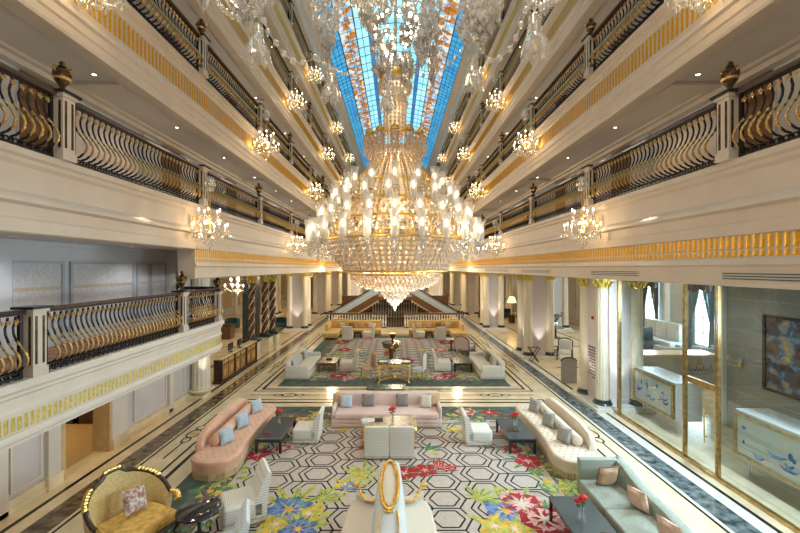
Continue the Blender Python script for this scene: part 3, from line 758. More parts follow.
# reception desk with emblem
t = thing('reception_desk', 'long pale reception desk with gilt emblem seen through the glass', 'desk', (10.4, 16, 0))
d = MB(); d.box(0, 3.2, 0, .8, 0, 1.26); d.build('body', 'desk_grey', t); d = MB(); d.box(-.05, 3.25, -.06, .86, 1.26, 1.34); d.build('worktop', 'cream_marble', t)
e = MB(); e.ball((2.45,-.02,1.02), .10, .02, .09, 8, 5); e.tube([(2.45,-.02,1.08),(2.45,-.02,1.22)], [.05,.005], 6); e.tube([(2.3,-.02,.93),(2.6,-.02,.93)], .018, 5)
e.build('emblem', 'bronze', t)
e = MB(); x = 1.95
for k in range(7):
    hh = (.30,.16,.2,.14,.24,.16,.30)[k]
    e.tube([(x,-.01,.62),(x+.05,-.01,.62+hh),(x+.10,-.01,.64),(x+.16,-.01,.70)], .011, 4); x += .155
e.tube([(1.9,-.01,.55),(2.5,-.01,.50),(3.05,-.01,.58)], .008, 4); e.build('lettering', 'iron', t)
# furniture in the far lounge behind the desk
def lounge_chair(x, y, rz, label, m='grey_cloth', s=1.):
    t = thing('tub_chair', label, 'armchair', (x, y, 0), rz, 'armchairs in the shop lounge')
    b = MB(); b.bbox(-.42*s, .42*s, -.40*s, .42*s, .12, .45, .06); b.build('seat', m, t, True)
    b = MB(); rings = []
    for zz, r0 in ((.12,.50),(.55,.53),(.80,.52),(.86,.48)):
        rings.append([(s*r0*cos(a), s*r0*sin(a)+.02, zz*(1 if k < 1 else 1)) for k, a in enumerate([pi*-.15+pi*1.3*j/14 for j in range(15)])]+[(s*(r0-.12)*cos(a), s*(r0-.12)*sin(a)+.02, zz) for a in [pi*1.15-pi*1.3*j/14 for j in range(15)]])
    b.loft(rings, True, 0, True); b.build('backrest', m, t, True)
    b = MB()
    for sx in (-.33, .33):
        for sy in (-.3, .3): b.tube([(sx*s,sy*s,.13),(sx*s,sy*s,0)], [.03,.02], 6)
    b.build('leg', 'dark_wood', t); return t
lounge_chair(14.6, 20.2, pi, 'grey tub armchair behind the reception desk, nearer the green-lit column', s=1.35)
lounge_chair(16.4, 20.0, pi, 'grey tub armchair behind the reception desk below the right curtained window', s=1.2)
t = thing('lounge_sofa', 'dark teal long sofa behind the grey armchair in the shop lounge', 'sofa', (14.6, 23.4, 0))
b = MB(); b.bbox(-1.5, 1.5, -.4, .4, .0, .5, .08); b.build('seat', 'black_cloth', t, True); b = MB(); b.bbox(-1.5, 1.5, .2, .45, .4, 1.3, .1); b.build('backrest', 'black_cloth', t, True)
t = thing('lounge_sofa', 'pale high-backed sofa against the windowed wall of the shop lounge', 'sofa', (16.9, 24.4, 0), pi/2)
b = MB(); b.bbox(-1.6, 1.6, -.45, .4, .0, .5, .08); b.build('seat', 'case_white', t, True); b = MB()
for k in range(3): b.bbox(-1.55+k*1.05, -.52+k*1.05, -.5, -.2, .45, 1.6, .07)
b.build('backrest', 'case_white', t, True)
# curtained windows in the right outer wall
for i, y in enumerate((22.0, 26.5)):
    p = MB(); p.box(17.93, 17.98, y-.62, y+.62, .5, 4.05); wn[0] += 1; struct(f'window_{wn[0]}', p, 'day_glass')
    p = MB()
    for z in (1.2, 2.1, 2.9, 3.5): p.box(17.88, 17.93, y-.62, y+.62, z, z+.05)
    for yy in (-.64, -.02, .6): p.box(17.87, 17.93, y+yy, y+yy+.05, .5, 4.05)
    struct(trim(), p, 'column_white')
    c = thing('curtain', ('teal tied-back curtains framing the window nearer the bronze door post', 'dark tied-back curtains framing the farther shop lounge window')[i], 'curtain', (17.8, y, 0), 0, 'curtains in the shop lounge')
    for s in (-1, 1):
        d = MB(); rings = []
        for zz, inn, out in ((4.15,.05,.95),(3.4,.18,.95),(2.5,.42,.95),(1.9,.62,.9),(1.5,.60,.92),(.2,.50,.98)):
            rings.append([(-.05-.06*sin(j*2.2), s*(inn+(out-inn)*j/10), zz) for j in range(11)])
        d.loft(rings, False); d.build('drape', 'drape_teal' if i == 0 else 'drape_dark', c, True)
    d = MB(); rings = []
    for zz in (4.2, 3.75): rings.append([(-.12-.04*sin(j*1.7), -1.0+2.0*j/16, zz-(.18*abs(sin(j*pi/8)) if zz < 4 else 0)) for j in range(17)])
    d.loft(rings, False); d.build('valance', 'drape_dark', c, True)
# gilt mirrors, painting and wall lamp on the partition
t = thing('wall_mirror', 'pair of stacked oval gilt mirrors on the far shop wall beside the bronze post', 'mirror', (17.82, 20.1, 1.2))
for z in (.55, 1.6):
    f = MB(); f.tube([(-.03, .38*cos(a), z+.45*sin(a)) for a in [2*pi*j/20 for j in range(20)]], .07, 6, closed=True); f.build('frame', 'gold_pale', t, True)
    f = MB(); f.add([(-.02, .36*cos(2*pi*j/20), z+.43*sin(2*pi*j/20)) for j in range(20)], [tuple(range(20))]); f.build('mirror_glass', 'mirror', t)
def paint_mat():
    m = bpy.data.materials.new('floral_canvas'); m.use_nodes = True; nt = m.node_tree; b = nt.nodes['Principled BSDF']; b.inputs['Roughness'].default_value = .45
    tc = nt.nodes.new('ShaderNodeTexCoord'); nz = nt.nodes.new('ShaderNodeTexNoise'); nz.inputs['Scale'].default_value = 3.2; nz.inputs['Detail'].default_value = 8; nz.inputs['Distortion'].default_value = .5
    cr = nt.nodes.new('ShaderNodeValToRGB'); el = cr.color_ramp.elements; el[0].color = (.03,.025,.02,1); el[0].position = .34; el[1].color = (.62,.50,.10,1); el[1].position = .66
    for p, c in ((.42,(.16,.07,.03,1)), (.49,(.05,.10,.22,1)), (.55,(.22,.32,.42,1)), (.60,(.45,.24,.12,1))): q = el.new(p); q.color = c
    nt.links.new(tc.outputs['Object'], nz.inputs['Vector']); nt.links.new(nz.outputs['Fac'], cr.inputs['Fac']); nt.links.new(cr.outputs['Color'], b.inputs['Base Color']); M['floral_canvas'] = m
paint_mat()
t = thing('painting', 'large dark blue and yellow painting on the shop wall at the right edge', 'painting', (10.46, 8.1, 1.62))
f = MB(); f.box(0, .03, 0, 2.6, 0, 2.0); f.build('canvas', 'floral_canvas', t); f = MB()
for a in ((-.04,.04,-.06,2.66,-.06,.02), (-.04,.04,-.06,2.66,1.98,2.06), (-.04,.04,-.06,.02,0,2), (-.04,.04,2.58,2.66,0,2)): f.box(*a)
f.build('frame', 'dark_wood', t)
t = thing('wall_lamp', 'small brass twin-arm wall lamp beside the painting', 'wall lamp', (10.46, 11.5, 2.1))
f = MB(); f.ball((0,0,0), .03, .07, .16, 8, 6); f.build('back_plate', 'gold_pale', t)
for s in (-1, 1):
    f = MB(); f.tube([(-.02,0,-.05),(-.12,s*.10,-.12),(-.18,s*.2,-.05),(-.18,s*.2,.06)], .015, 6); a = f.build('arm', 'gold_pale', t)
    f = MB(); f.lathe([(.02,.06),(.05,.09),(.06,.2)], 8, (-.18,s*.2,0)); f.build('shade', 'crystal_warm', a)
# printed text on the first pier (facing the atrium)
def text_plate():
    t = thing('wall_text', 'block of dark printed text lines on the face of the nearest right pier', 'sign', (7.95-.625, 14.05, .92))
    m = MB(); q = random.Random(3)
    for k in range(11):
        z = 1.10-k*.11; y = -.34+(.02 if k % 3 else .0); end = .34-(.12*q.random() if k > 2 else 0)-(.14 if k in (6, 10) else 0)
        while y < end:
            w = .03+.07*q.random(); m.box(-.004, 0, y, min(y+w, end), z, z+.05); y += w+.022
    m.build('lettering', 'iron', t)
text_plate()
t = thing('fire_call_point', 'small red fire call point on the pier above the printed text', 'alarm', (7.95-.63, 14.05, 3.15)); f = MB(); f.bbox(-.04, 0, -.06, .06, -.06, .06, .01); f.build('box', 'alarm_red', t); f = MB(); f.ball((-.045,0,0), .012, .025, .025); f.build('button', 'iron', t)
t = thing('fire_call_point', 'small red fire call point on the left wall below the mezzanine', 'alarm', (-7.9, 13.6, 1.85)); f = MB(); f.bbox(0, .05, -.06, .06, -.06, .06, .01); f.build('box', 'alarm_red', t); f = MB(); f.ball((.05,0,0), .012, .025, .025); f.build('button', 'iron', t)

for n, x in enumerate((-12.2, -10.9, -9.6)):
    t = thing('display_shelf', f'dark wood display shelf inside the small shop doorway, {ORD[n]} from the back corner', 'shelf', (x, 12.1, 0), 0, 'shelves in the small shop')
    m = MB(); m.box(-.62, -.56, 0, .45, 0, 2.1); m.box(.56, .62, 0, .45, 0, 2.1); m.box(-.62, .62, .42, .45, 0, 2.1); m.box(-.62, .62, 0, .45, 2.04, 2.12); m.box(-.62, .62, 0, .45, 0, .35); m.build('carcass', 'dark_wood', t)
    for z in (.75, 1.15, 1.55): m = MB(); m.box(-.56, .56, .02, .42, z, z+.03); m.build('shelf_board', 'gilt', t)
mat('candle_white', (.85,.78,.65), .5)
# ================================================================== GREAT CHANDELIER
CD = 10.0; S = CD/FPX; CX = -.03
def zz(py): return EYE+(VY-py)*S
ch = thing('chandelier', 'huge tiered crystal chandelier with glass candle tubes hanging in the middle of the hall', 'chandelier', (CX, CD, 0))
def octring(mb, r, z, n, w, h, m=0, ph=0., jit=0.):
    for j in range(n):
        a = 2*pi*(j+ph)/n; mb.octa((r*cos(a), r*sin(a), z+jit*(R.random()-.5)), w, h, m)
# crown of leaves and gilt band
m = MB()
for row, (r1, h1, n) in enumerate(((.60,.26,18),(.46,.44,14))):
    for j in range(n):
        a = 2*pi*(j+.5*row)/n; c, s = cos(a), sin(a); z0 = zz(77)
        m.tube([(.36*c,.36*s,z0),(.45*c,.45*s,z0+h1*.5),(r1*c,r1*s,z0+h1)], [.03,.06,.012], 4); m.octa((r1*c,r1*s,z0+h1-.05), .045, .10)
m.build('crown', 'crystal', ch)
m = MB(); m.lathe([(.38,zz(83)),(.42,zz(81)),(.40,zz(78)),(.43,zz(75)),(.36,zz(73))], 24); m.build('gilt_band', 'gilt', ch, True)
m = MB(); m.lathe([(.40,zz(83)),(.42,zz(88)),(.38,zz(93)),(.28,zz(98))], 20)
octring(m, .43, zz(86), 26, .04, .09); octring(m, .41, zz(91), 26, .04, .09); m.build('crystal_bowl', 'crystal_warm', ch)
m = MB(); m.lathe([(.20,zz(98)),(.20,zz(136))], 12)
for j in range(16):
    a = 2*pi*j/16
    for k in range(9): m.octa((.28*cos(a), .28*sin(a), zz(100+k*4.1)), .045, .075)
octring(m, .34, zz(104), 24, .03, .10)
m.build('stem_column', 'crystal_warm', ch)
m = MB(); m.tube([(0,0,zz(72)),(0,0,21.9)], .02, 6); m.build('hanging_chain', 'gilt', ch)
# collar of small gilt domes
m = MB(); m.tube([(.70*cos(2*pi*j/32), .70*sin(2*pi*j/32), zz(139)) for j in range(32)], .035, 6, closed=True)
for j in range(12):
    a = 2*pi*j/12; m.lathe([(.12,-.02),(.12,.02),(.08,.07),(.03,.09),(.04,.12),(.0,.15)], 10, (.72*cos(a), .72*sin(a), zz(138)))
m.build('collar', 'gilt', ch, True)
m = MB()
for j in range(12):
    a = 2*pi*j/12
    for k in range(4): octring_c = [(.72*cos(a)+.10*cos(b), .72*sin(a)+.10*sin(b)) for b in [2*pi*q/8+k*.4 for q in range(8)]]; [m.octa((x, y, zz(141.5+k*4.2)), .035, .07) for x, y in octring_c]
for k in range(5): octring(m, .55, zz(141+k*4.5), 30, .04, .08)
tag(m.build('collar_drops', 'crystal_warm', ch), kind='stuff')
# tent of strands
m = MB()
for j in range(46):
    a = 2*pi*j/46
    for k in range(19):
        t = k/18.; r = .45+(.92)*t**1.15; m.octa((r*cos(a), r*sin(a), zz(150)+(zz(206)-zz(150))*t), .030+.012*t, .058)
tag(m.build('crystal_tent', 'crystal_warm', ch), kind='stuff')
m = MB(); m.lathe([(.32,zz(152)),(.55,zz(175)),(.98,zz(206)),(1.05,zz(214))], 20, caps=False); m.build('tent_frame', 'crystal_warm', ch, True)
# gilt rings carrying the arms
m = MB()
for r, y, w in ((1.32,205,.045),(1.10,186,.03),(1.52,222,.03),(1.78,241,.032)):
    m.tube([(r*cos(2*pi*j/48), r*sin(2*pi*j/48), zz(y)) for j in range(48)], w, 6, closed=True)
for j in range(24):
    a = 2*pi*j/24; m.tube([(r*cos(a), r*sin(a), zz(y)) for r, y in ((.55,160),(1.10,186),(1.32,205),(1.52,222),(1.78,241))], .02, 5)
for j in range(36):
    a = 2*pi*j/36; m.ball((1.34*cos(a), 1.34*sin(a), zz(209)), .05, nu=6, nv=4); m.ball((1.8*cos(a), 1.8*sin(a), zz(238)), .05, nu=6, nv=4)
m.build('gilt_rings', 'gilt', ch, True)
m = MB()
for y, r, n in ((209,1.40,52),(214,1.36,50),(219,1.40,52),(225,1.45,54),(231,1.5,56),(237,1.55,58)): octring(m, r, zz(y), n, .045, .085, jit=.03)
tag(m.build('body_drops', 'crystal_warm', ch), kind='stuff')
# candle arms
def candle_arm(r, z, rin):
    a = MB(); a.tube([(rin,0,z-.05),(rin+(r-rin)*.35,0,z-.26),(rin+(r-rin)*.75,0,z-.24),(r,0,z-.06)], .02, 5, 0)
    a.lathe([(.0,-.07),(.05,-.05),(.12,.0),(.13,.02),(.03,.03)], 10, (r,0,z), 0)
    for j in range(6): b = 2*pi*j/6; a.octa((r+.11*cos(b), .11*sin(b), z-.09), .026, .085)
    a.octa((r,0,z-.20), .05, .14); a.octa((rin+(r-rin)*.5,0,z-.36), .04, .11)
    g = MB(); g.lathe([(.055,.03),(.085,.10),(.078,.28),(.085,.46),(.125,.58)], 12, (r,0,z), 0, False)
    c = MB(); c.lathe([(.024,.03),(.024,.27)], 6, (r,0,z), 0); c.ball((r,0,z+.36), .034, .034, .085, 6, 5, 1)
    return a, g, c
for r, y, n, rin, ph in ((2.22,245,24,1.78,0),(1.95,229,22,1.52,.5),(1.62,211,18,1.32,.25),(1.25,197,14,1.10,.5)):
    a, g, c = candle_arm(r, zz(y), rin); ad = gd = cd = None
    for j in range(n):
        rz = 2*pi*(j+ph)/n
        if ad is None:
            ao = a.build('candle_arm', 'crystal', ch); ad = ao.data; go = g.build('glass_tube', 'tube_glass', ao, True); gd = go.data; co = c.build('candle', ['candle_white','bulb_white'], ao, True); cd = co.data; ao.rotation_euler = (0,0,rz)
        else:
            ao = inst('candle_arm', ad, ch, (0,0,0), rz); inst('glass_tube', gd, ao); inst('candle', cd, ao)
# stepped drum, bowl and lower cone
m = MB(); g = MB()
for k in range(7):
    y = 244+k*4.0; r = 1.78-.06*k-(0.0 if k < 5 else .05); octring(m, r, zz(y), 74, .045, .085); octring(m, r-.05, zz(y)-.03, 60, .04, .08)
    g.tube([((r+.02)*cos(2*pi*j/44), (r+.02)*sin(2*pi*j/44), zz(y)+.07) for j in range(44)], .016, 4, closed=True)
m.lathe([(1.62,zz(242)),(1.5,zz(256)),(1.3,zz(271))], 40, caps=False)
tag(m.build('drum_drops', 'crystal_warm', ch), kind='stuff'); 
g.tube([(1.36*cos(2*pi*j/48), 1.36*sin(2*pi*j/48), zz(271)) for j in range(48)], .028, 6, closed=True); g.tube([(1.14*cos(2*pi*j/48), 1.14*sin(2*pi*j/48), zz(274)) for j in range(48)], .03, 6, closed=True)
g.build('drum_rings', 'gilt', ch, True)
m = MB(); prof = []
for k in range(9):
    u = k/8.; prof.append((1.14*max(.30, (1-u**2.6)**.62), zz(274)-(zz(274)-zz(291))*u**.9))
m.lathe(prof, 40, caps=False)
for k, (r, z) in enumerate(prof): octring(m, r+.012, z, max(14, int(64*r/1.1)), .042, .05, ph=.5*(k % 2))
m.build('crystal_bowl', 'crystal_warm', ch)
m = MB()
for k, r in enumerate((.37,.36,.29,.28,.20,.19,.12,.08)): octring(m, r, zz(291.5+k*1.8), max(6, int(70*r)), .03, .055)
m.lathe([(.30,zz(290)),(.30,zz(294)),(.2,zz(296)),(.2,zz(299)),(.08,zz(301)),(.05,zz(305))], 16); m.octa((0,0,zz(307)), .05, .12)
m.build('lower_cone', 'crystal_cool', ch)
# bulbs inside the body
m = MB()
for r, y, n in ((.9,215,10),(1.2,232,12),(1.2,250,16),(1.05,262,16),(.8,272,14),(.5,281,10),(.12,110,3),(.12,125,3),(.45,158,8),(.3,90,5)):
    for j in range(n): a = 2*pi*(j+.3)/n; m.ball((r*cos(a), r*sin(a), zz(y)), .04, nu=6, nv=4)
tag(m.build('inner_bulbs', 'bulb', ch), kind='stuff')
def point(name, loc, e, col=(1,.8,.55), r=.15, parent=None):
    l = bpy.data.lights.new(name, 'POINT'); l.energy = e; l.color = col; l.shadow_soft_size = r
    o = bpy.data.objects.new(name, l); COL.objects.link(o); o.location = loc
    if parent: o.parent = parent
    return o
def spot(name, loc, e, target, ang=70, col=(1,.84,.62), r=.08, blend=.6):
    l = bpy.data.lights.new(name, 'SPOT'); l.energy = e; l.color = col; l.shadow_soft_size = r; l.spot_size = radians(ang); l.spot_blend = blend
    o = bpy.data.objects.new(name, l); COL.objects.link(o); o.location = loc
    o.rotation_euler = (Vector(target)-Vector(loc)).to_track_quat('-Z', 'Y').to_euler(); return o
KCH = .22
for y, e in ((110,40),(165,70),(222,120),(255,130),(275,90)): point('chandelier_lamp', (0,0,zz(y)), e*KCH, (1,.78,.5), .35, ch)
point('chandelier_lamp', (0,0,zz(309)), 45, (1,.86,.66), .3, ch)  # added fill point under the tip, outside the crystals, to light floor and seats
for a in range(6): point('chandelier_lamp', (2.2*cos(a*pi/3+.3), 2.2*sin(a*pi/3+.3), zz(236)), 45*KCH, (1,.84,.6), .3, ch)

# ================================================================== NEARER CHANDELIER OVERHEAD
nc = thing('chandelier', 'clear crystal chandelier overhead with glass bells and bead garlands at the top edge', 'chandelier', (0, 4.7, 0))
def L(px, py, d): w = W(px, py, d); return (w[0], w[1]-4.7, w[2])
def bunch(px, ytop, ybot, rpx, d, n, seed):
    q = random.Random(seed); m = MB(); c = L(px, ytop, d); b = L(px, ybot, d); h = c[2]-b[2]; r = rpx*d/FPX
    for i in range(n):
        t = q.random()**.8; rr = r*(1-t**2.2)*(.35+.65*q.random()**.5); a = q.random()*2*pi; z = c[2]-h*t; s = q.choice((.028,.035,.045,.055))
        if q.random() < .5: m.octa((c[0]+rr*cos(a), c[1]+rr*sin(a), z), s*.8, s*1.9)
        else: m.ball((c[0]+rr*cos(a), c[1]+rr*sin(a), z), s*.75, s*.4, s*1.1, 6, 4)
    o = m.build('drop_cluster', 'crystal_cool' if seed % 2 else 'crystal', nc); o['kind'] = 'stuff'
for a in ((327,-30,58,19,4.6,230,1),(372,-30,30,30,4.8,240,2),(375,20,36,7,4.7,20,12),(422,-30,62,22,4.7,280,3),(405,10,84,8,4.9,80,4),(432,20,80,7,4.9,70,5),(388,25,84,9,5.0,90,8),(482,-30,46,27,4.6,300,6),(470,10,50,14,4.5,60,16),(246,-30,22,30,4.4,200,7),(545,-25,8,24,4.5,120,9),(203,-30,6,14,4.4,50,10)): bunch(*a)
def bell(px, y0, y1, wpx, d):
    s = d/FPX; c = L(px, y1, d); h = (y1-y0)*s; r = wpx*s/2; m = MB(); rings = []; n = 24
    for t, rr in ((1,.28),(.93,.42),(.7,.44),(.45,.60),(.25,.85),(.08,1.0),(0,1.05)):
        rings.append([(c[0]+r*rr*(1+(.16*sin(6*2*pi*j/n) if t < .3 else .03*sin(12*2*pi*j/n)))*cos(2*pi*j/n), c[1]+r*rr*(1+(.16*sin(6*2*pi*j/n) if t < .3 else .03))*sin(2*pi*j/n), c[2]+h*t-(.16*h*max(0, sin(6*2*pi*j/n)) if t < .1 else 0)) for j in range(n)])
    m.loft(rings); q = random.Random(int(px))
    for i in range(70):
        t = q.random(); a = q.random()*2*pi; rr = r*(.46+.5*(1-t)**2.2); m.octa((c[0]+rr*cos(a), c[1]+rr*sin(a), c[2]+h*t), .014, .026)
    m.octa((c[0], c[1], c[2]-.02), .03, .08); m.build('glass_bell', 'crystal', nc)
for a in ((257,25,58,25,4.3),(331,69,98,19,4.6),(388,84,108,17,4.4),(473,55,88,20,4.6),(535,14,54,27,4.3),(377,30,52,14,4.9)): bell(*a)
def garland(pts, d0, d1, n, r):
    m = MB(); P = pts; tot = []
    for i in range(len(P)-1):
        for k in range(n): t = k/n; tot.append((P[i][0]+(P[i+1][0]-P[i][0])*t, P[i][1]+(P[i+1][1]-P[i][1])*t))
    m.tube([L(x, y, d0+(d1-d0)*i/len(tot)) for i, (x, y) in enumerate(tot)], .006, 4)
    for i, (x, y) in enumerate(tot):
        c = L(x, y, d0+(d1-d0)*i/len(tot)); m.ball(c, r, r, r*1.1, 8, 5)
    m.build('bead_garland', 'crystal', nc, False)
garland([(255,14),(264,21),(268,32),(276,43),(284,54),(293,61),(303,63),(315,58),(322,48)], 4.3, 4.6, 1, .036)
garland([(541,7),(526,10),(521,25),(516,38),(510,49),(500,58),(491,60),(482,51),(474,44)], 4.3, 4.6, 1, .036)
garland([(318,60),(328,66),(340,72),(352,76),(365,78)], 4.6, 4.9, 2, .026); garland([(466,45),(455,58),(444,68),(430,74),(416,77)], 4.6, 4.9, 2, .026)
garland([(213,-4),(222,8),(232,16),(243,20)], 4.3, 4.3, 2, .034); garland([(556,-3),(548,3),(541,7)], 4.3, 4.3, 2, .034)
m = MB(); zr = 10.3; m.tube([(1.9*cos(2*pi*j/40), 1.9*sin(2*pi*j/40), zr) for j in range(40)], .05, 6, closed=True); m.tube([(0,0,zr),(0,0,21.9)], .03, 6)
for j in range(6): a = pi*j/3; m.tube([(0,0,zr+.3),(1.0*cos(a),1.0*sin(a),zr-.1),(1.9*cos(a),1.9*sin(a),zr)], .035, 5)
m.build('gilt_frame', 'gilt', nc, True)
for a in range(5): point('chandelier_lamp', (1.9*cos(a*1.2566+.9), 4.9-4.7+1.5*sin(a*1.2566+.9), 8.9), 20, (1,.86,.66), .45, nc)
point('hall_overhead_fill', (0,.0,9.5), 300, (1,.84,.62), .5)  # added fill point above the camera; no fitting hangs there

# ================================================================== WALL CHANDELIERS ON THE FASCIAS
def make_sconce(loc, rz, label, group):
    t = thing('wall_chandelier', label, 'wall light', loc, rz, group)
    m = MB(); m.lathe([(.0,.72),(.10,.70),(.13,.62),(.07,.48),(.10,.40),(.05,.30)], 10, (.48,0,0)); octs = MB()
    for j in range(10): a = 2*pi*j/10; m.octa((0.48+.14*cos(a), .14*sin(a), .52), .03, .09); m.octa((0.48+.09*cos(a), .09*sin(a), .38), .025, .08)
    m.build('crystal_vase', 'crystal', t)
    m = MB(); m.tube([(.48,0,.32),(.48,0,-1.0)], .022, 6); m.tube([(.0,0,-.55),(.24,0,-.70),(.48,0,-.60)], .022, 6); m.box(0, .03, -.05, .05, -.70, -.40); m.lathe([(.02,-.5),(.07,-.45),(.02,-.38)], 8, (.48,0,0)); m.lathe([(.02,-.9),(.09,-.86),(.02,-.78)], 8, (.48,0,0)); m.build('stem', 'gilt', t, True)
    for tier, (r, z, n, a0, a1) in enumerate(((.28,-.42,5,0,2*pi*.8),(.46,-.82,8,.2,.2+2*pi*.875))):
        for j in range(n):
            a = a0+(a1-a0)*j/(n-1); c, s = cos(a), sin(a); x0 = .48
            m = MB(); P = lambda rr, z_: (x0+rr*c, rr*s, z_)
            m.tube([P(.02,z-.10),P(r*.4,z-.20),P(r*.8,z-.14),P(r,z)], .014, 5); p = P(r, z)
            m.lathe([(.0,-.01),(.06,.0),(.065,.02),(.018,.03)], 8, p)
            for q in range(6): b = 2*pi*q/6; m.octa((p[0]+.055*cos(b), p[1]+.055*sin(b), p[2]-.07), .018, .07)
            m.octa((p[0], p[1], p[2]-.16), .024, .08)
            o = m.build('arm', 'crystal', t); m = MB(); m.lathe([(.016,.02),(.016,.17)], 6, p, 0); m.ball((p[0], p[1], p[2]+.20), .026, .026, .05, 6, 4, 1); m.build('candle', ['candle_white','bulb_white'], o)
    m = MB()
    for k, r in enumerate((.22,.20,.15,.09)): 
        for j in range(int(60*r)): a = 2*pi*j/int(60*r); m.octa((0.48+r*cos(a), r*sin(a), -.96-k*.075), .02, .06)
    m.octa((.48,0,-1.28), .03, .08)
    for j in range(24): a = 2*pi*j/24; m.octa((0.48+.36*cos(a), .36*sin(a), -.93-.05*(j % 2)), .018, .06)
    tag(m.build('crystal_drops', 'crystal', t), kind='stuff'); return t
SC0 = None; SCT = None
KSC = 1.0
for side in (-1, 1):
    for k in range(4):
        idx = [1,3,5,7] if k in (0, 2) else [0,2,4,6]
        if k == 2: idx = [3,5,7]
        if k == 1: idx = [0.11,2,4,6,8]
        if k == 3: idx = [4,6,8]
        for n, i in enumerate(idx):
            y = 6.5+L_BAY*i-.55; loc = (side*5.70, y, LV[k]); rz = 0 if side < 0 else pi
            lab = f'lit crystal wall chandelier below the {SIDE[side]} {LEVEL[k]}, {ORD[n]} from the near end'; grp = f'crystal wall chandeliers of the {SIDE[side]} galleries'
            if SC0 is None: SC0 = make_sconce(loc, rz, lab, grp); SC0.scale = (1.0, 1.0, 1); SCT = tree_of(SC0)
            else: dup(SC0, loc, rz, lab, grp, SCT)
            point('sconce_lamp', (side*5.22, y, LV[k]-.62), 30*KSC, (1,.70,.36), .12)

# ================================================================== DOWNLIGHTS
def make_down(loc, label, group):
    t = thing('downlight', label, 'ceiling light', loc, 0, group)
    m = MB(); m.lathe([(.034,0),(.055,-.012),(.06,0)], 14, caps=False); m.build('ring', 'plaster_light', t)
    m = MB(); m.lathe([(.0,-.004),(.034,-.004)], 12, caps=False); m.build('lens', 'spot_lens', t); return t
D0 = None
for side in (-1, 1):
    for k, nn in ((1, 6), (2, 4), (3, 3)):
        z = BT[k]+.098
        for n in range(nn):
            y = (8.2, 13., 20.)[k-1]+n*(3.1 if k == 1 else 4.65); x = side*6.55
            lab = f'small recessed downlight over the {SIDE[side]} {LEVEL[k-1]}, {ORD[n]} from the near end'; grp = f'recessed downlights over the {SIDE[side]} galleries'
            if D0 is None: D0 = make_down((x,y,z), lab, grp); DT = tree_of(D0)
            else: dup(D0, (x,y,z), 0, lab, grp, DT)
for n, (x, y) in enumerate(((-7.0, 6.9), (-7.0, 10.0), (-7.3, 8.6))): dup(D0, (x, y, 5.583), 0, f'small recessed downlight in the ceiling over the mezzanine balcony, {ORD[n]} of three', 'recessed downlights over the mezzanine', DT)
# ================================================================== FURNITURE
weave('weave_cream', (.82,.79,.70), (.54,.52,.46), 44.); weave('weave_blue', (.76,.80,.82), (.53,.58,.63), 44.)
weave('weave_green', (.36,.40,.33), (.27,.31,.26), 40.)
mat('peach_velvet', (.66,.37,.23), .7, var=.06, scale=3, sheen=.4); mat('beige_velvet', (.70,.58,.44), .7, var=.05, scale=3, sheen=.3)
mat('pink_velvet', (.66,.50,.45), .75, var=.04, scale=3, sheen=.3); mat('ivory_cloth', (.68,.62,.52), .8, var=.03, scale=20); mat('cream_cloth', (.70,.62,.50), .8, var=.03, scale=20)
mat('fringe', (.50,.36,.18), .9, var=.3, scale=60, stretch=(1,1,.1)); mat('fringe_pale', (.52,.46,.36), .9, var=.25, scale=60, stretch=(1,1,.1))
mat('tuft', (.38,.22,.15), .8); mat('tuft_dark', (.16,.12,.10), .8)
mat('pillow_blue', (.44,.51,.57), .8, var=.07, scale=25); mat('pillow_grey', (.22,.20,.19), .85, var=.15, scale=30); mat('pillow_stone', (.36,.35,.32), .85, var=.12, scale=30)
mat('pillow_tan', (.56,.36,.22), .8, var=.08, scale=25); mat('pillow_peach', (.74,.50,.36), .7, var=.08, scale=20); mat('pillow_sand', (.56,.50,.40), .8, var=.1, scale=25); mat('pillow_brown', (.20,.13,.09), .8)
mat('pillow_print', (.62,.56,.50), .8, col2=(.30,.12,.09), scale=14, detail=3); mat('gold_damask', (.62,.37,.09), .6, var=.22, scale=12); mat('gold_weave', (.62,.45,.19), .7, var=.12, scale=30)
mat('yellow_velvet', (.66,.40,.10), .7, var=.08, scale=4, sheen=.3)
mat('black_lacquer', (.02,.022,.025), .12, coat=.6); mat('slate_top', (.07,.085,.09), .15, coat=.3); mat('green_top', (.09,.11,.085), .15, var=.4, scale=9)
mat('gold_marble', (.30,.19,.07), .2, col2=(.50,.38,.22), scale=7, detail=8); mat('paper_blue', (.35,.55,.66), .4, col2=(.75,.78,.76), scale=9); mat('box_brown', (.10,.055,.045), .4)
mat('petal_red', (.65,.025,.03), .5); mat('petal_orange', (.72,.30,.10), .5); mat('stem_green', (.05,.14,.03), .5); mat('petal_white', (.8,.78,.70), .5)
crystal('vase_glass', (.9,.95,.95), .12, .22, .05)
mat('pearl_cloth', (.62,.64,.63), .7, var=.03, scale=30)
mat('sage_cloth', (.33,.36,.30), .85, var=.08, scale=18); mat('teal_cloth', (.03,.12,.13), .7)
mat('lamp_shade', (.85,.65,.25), .7, emis=(1.,.72,.25), estr=2.)
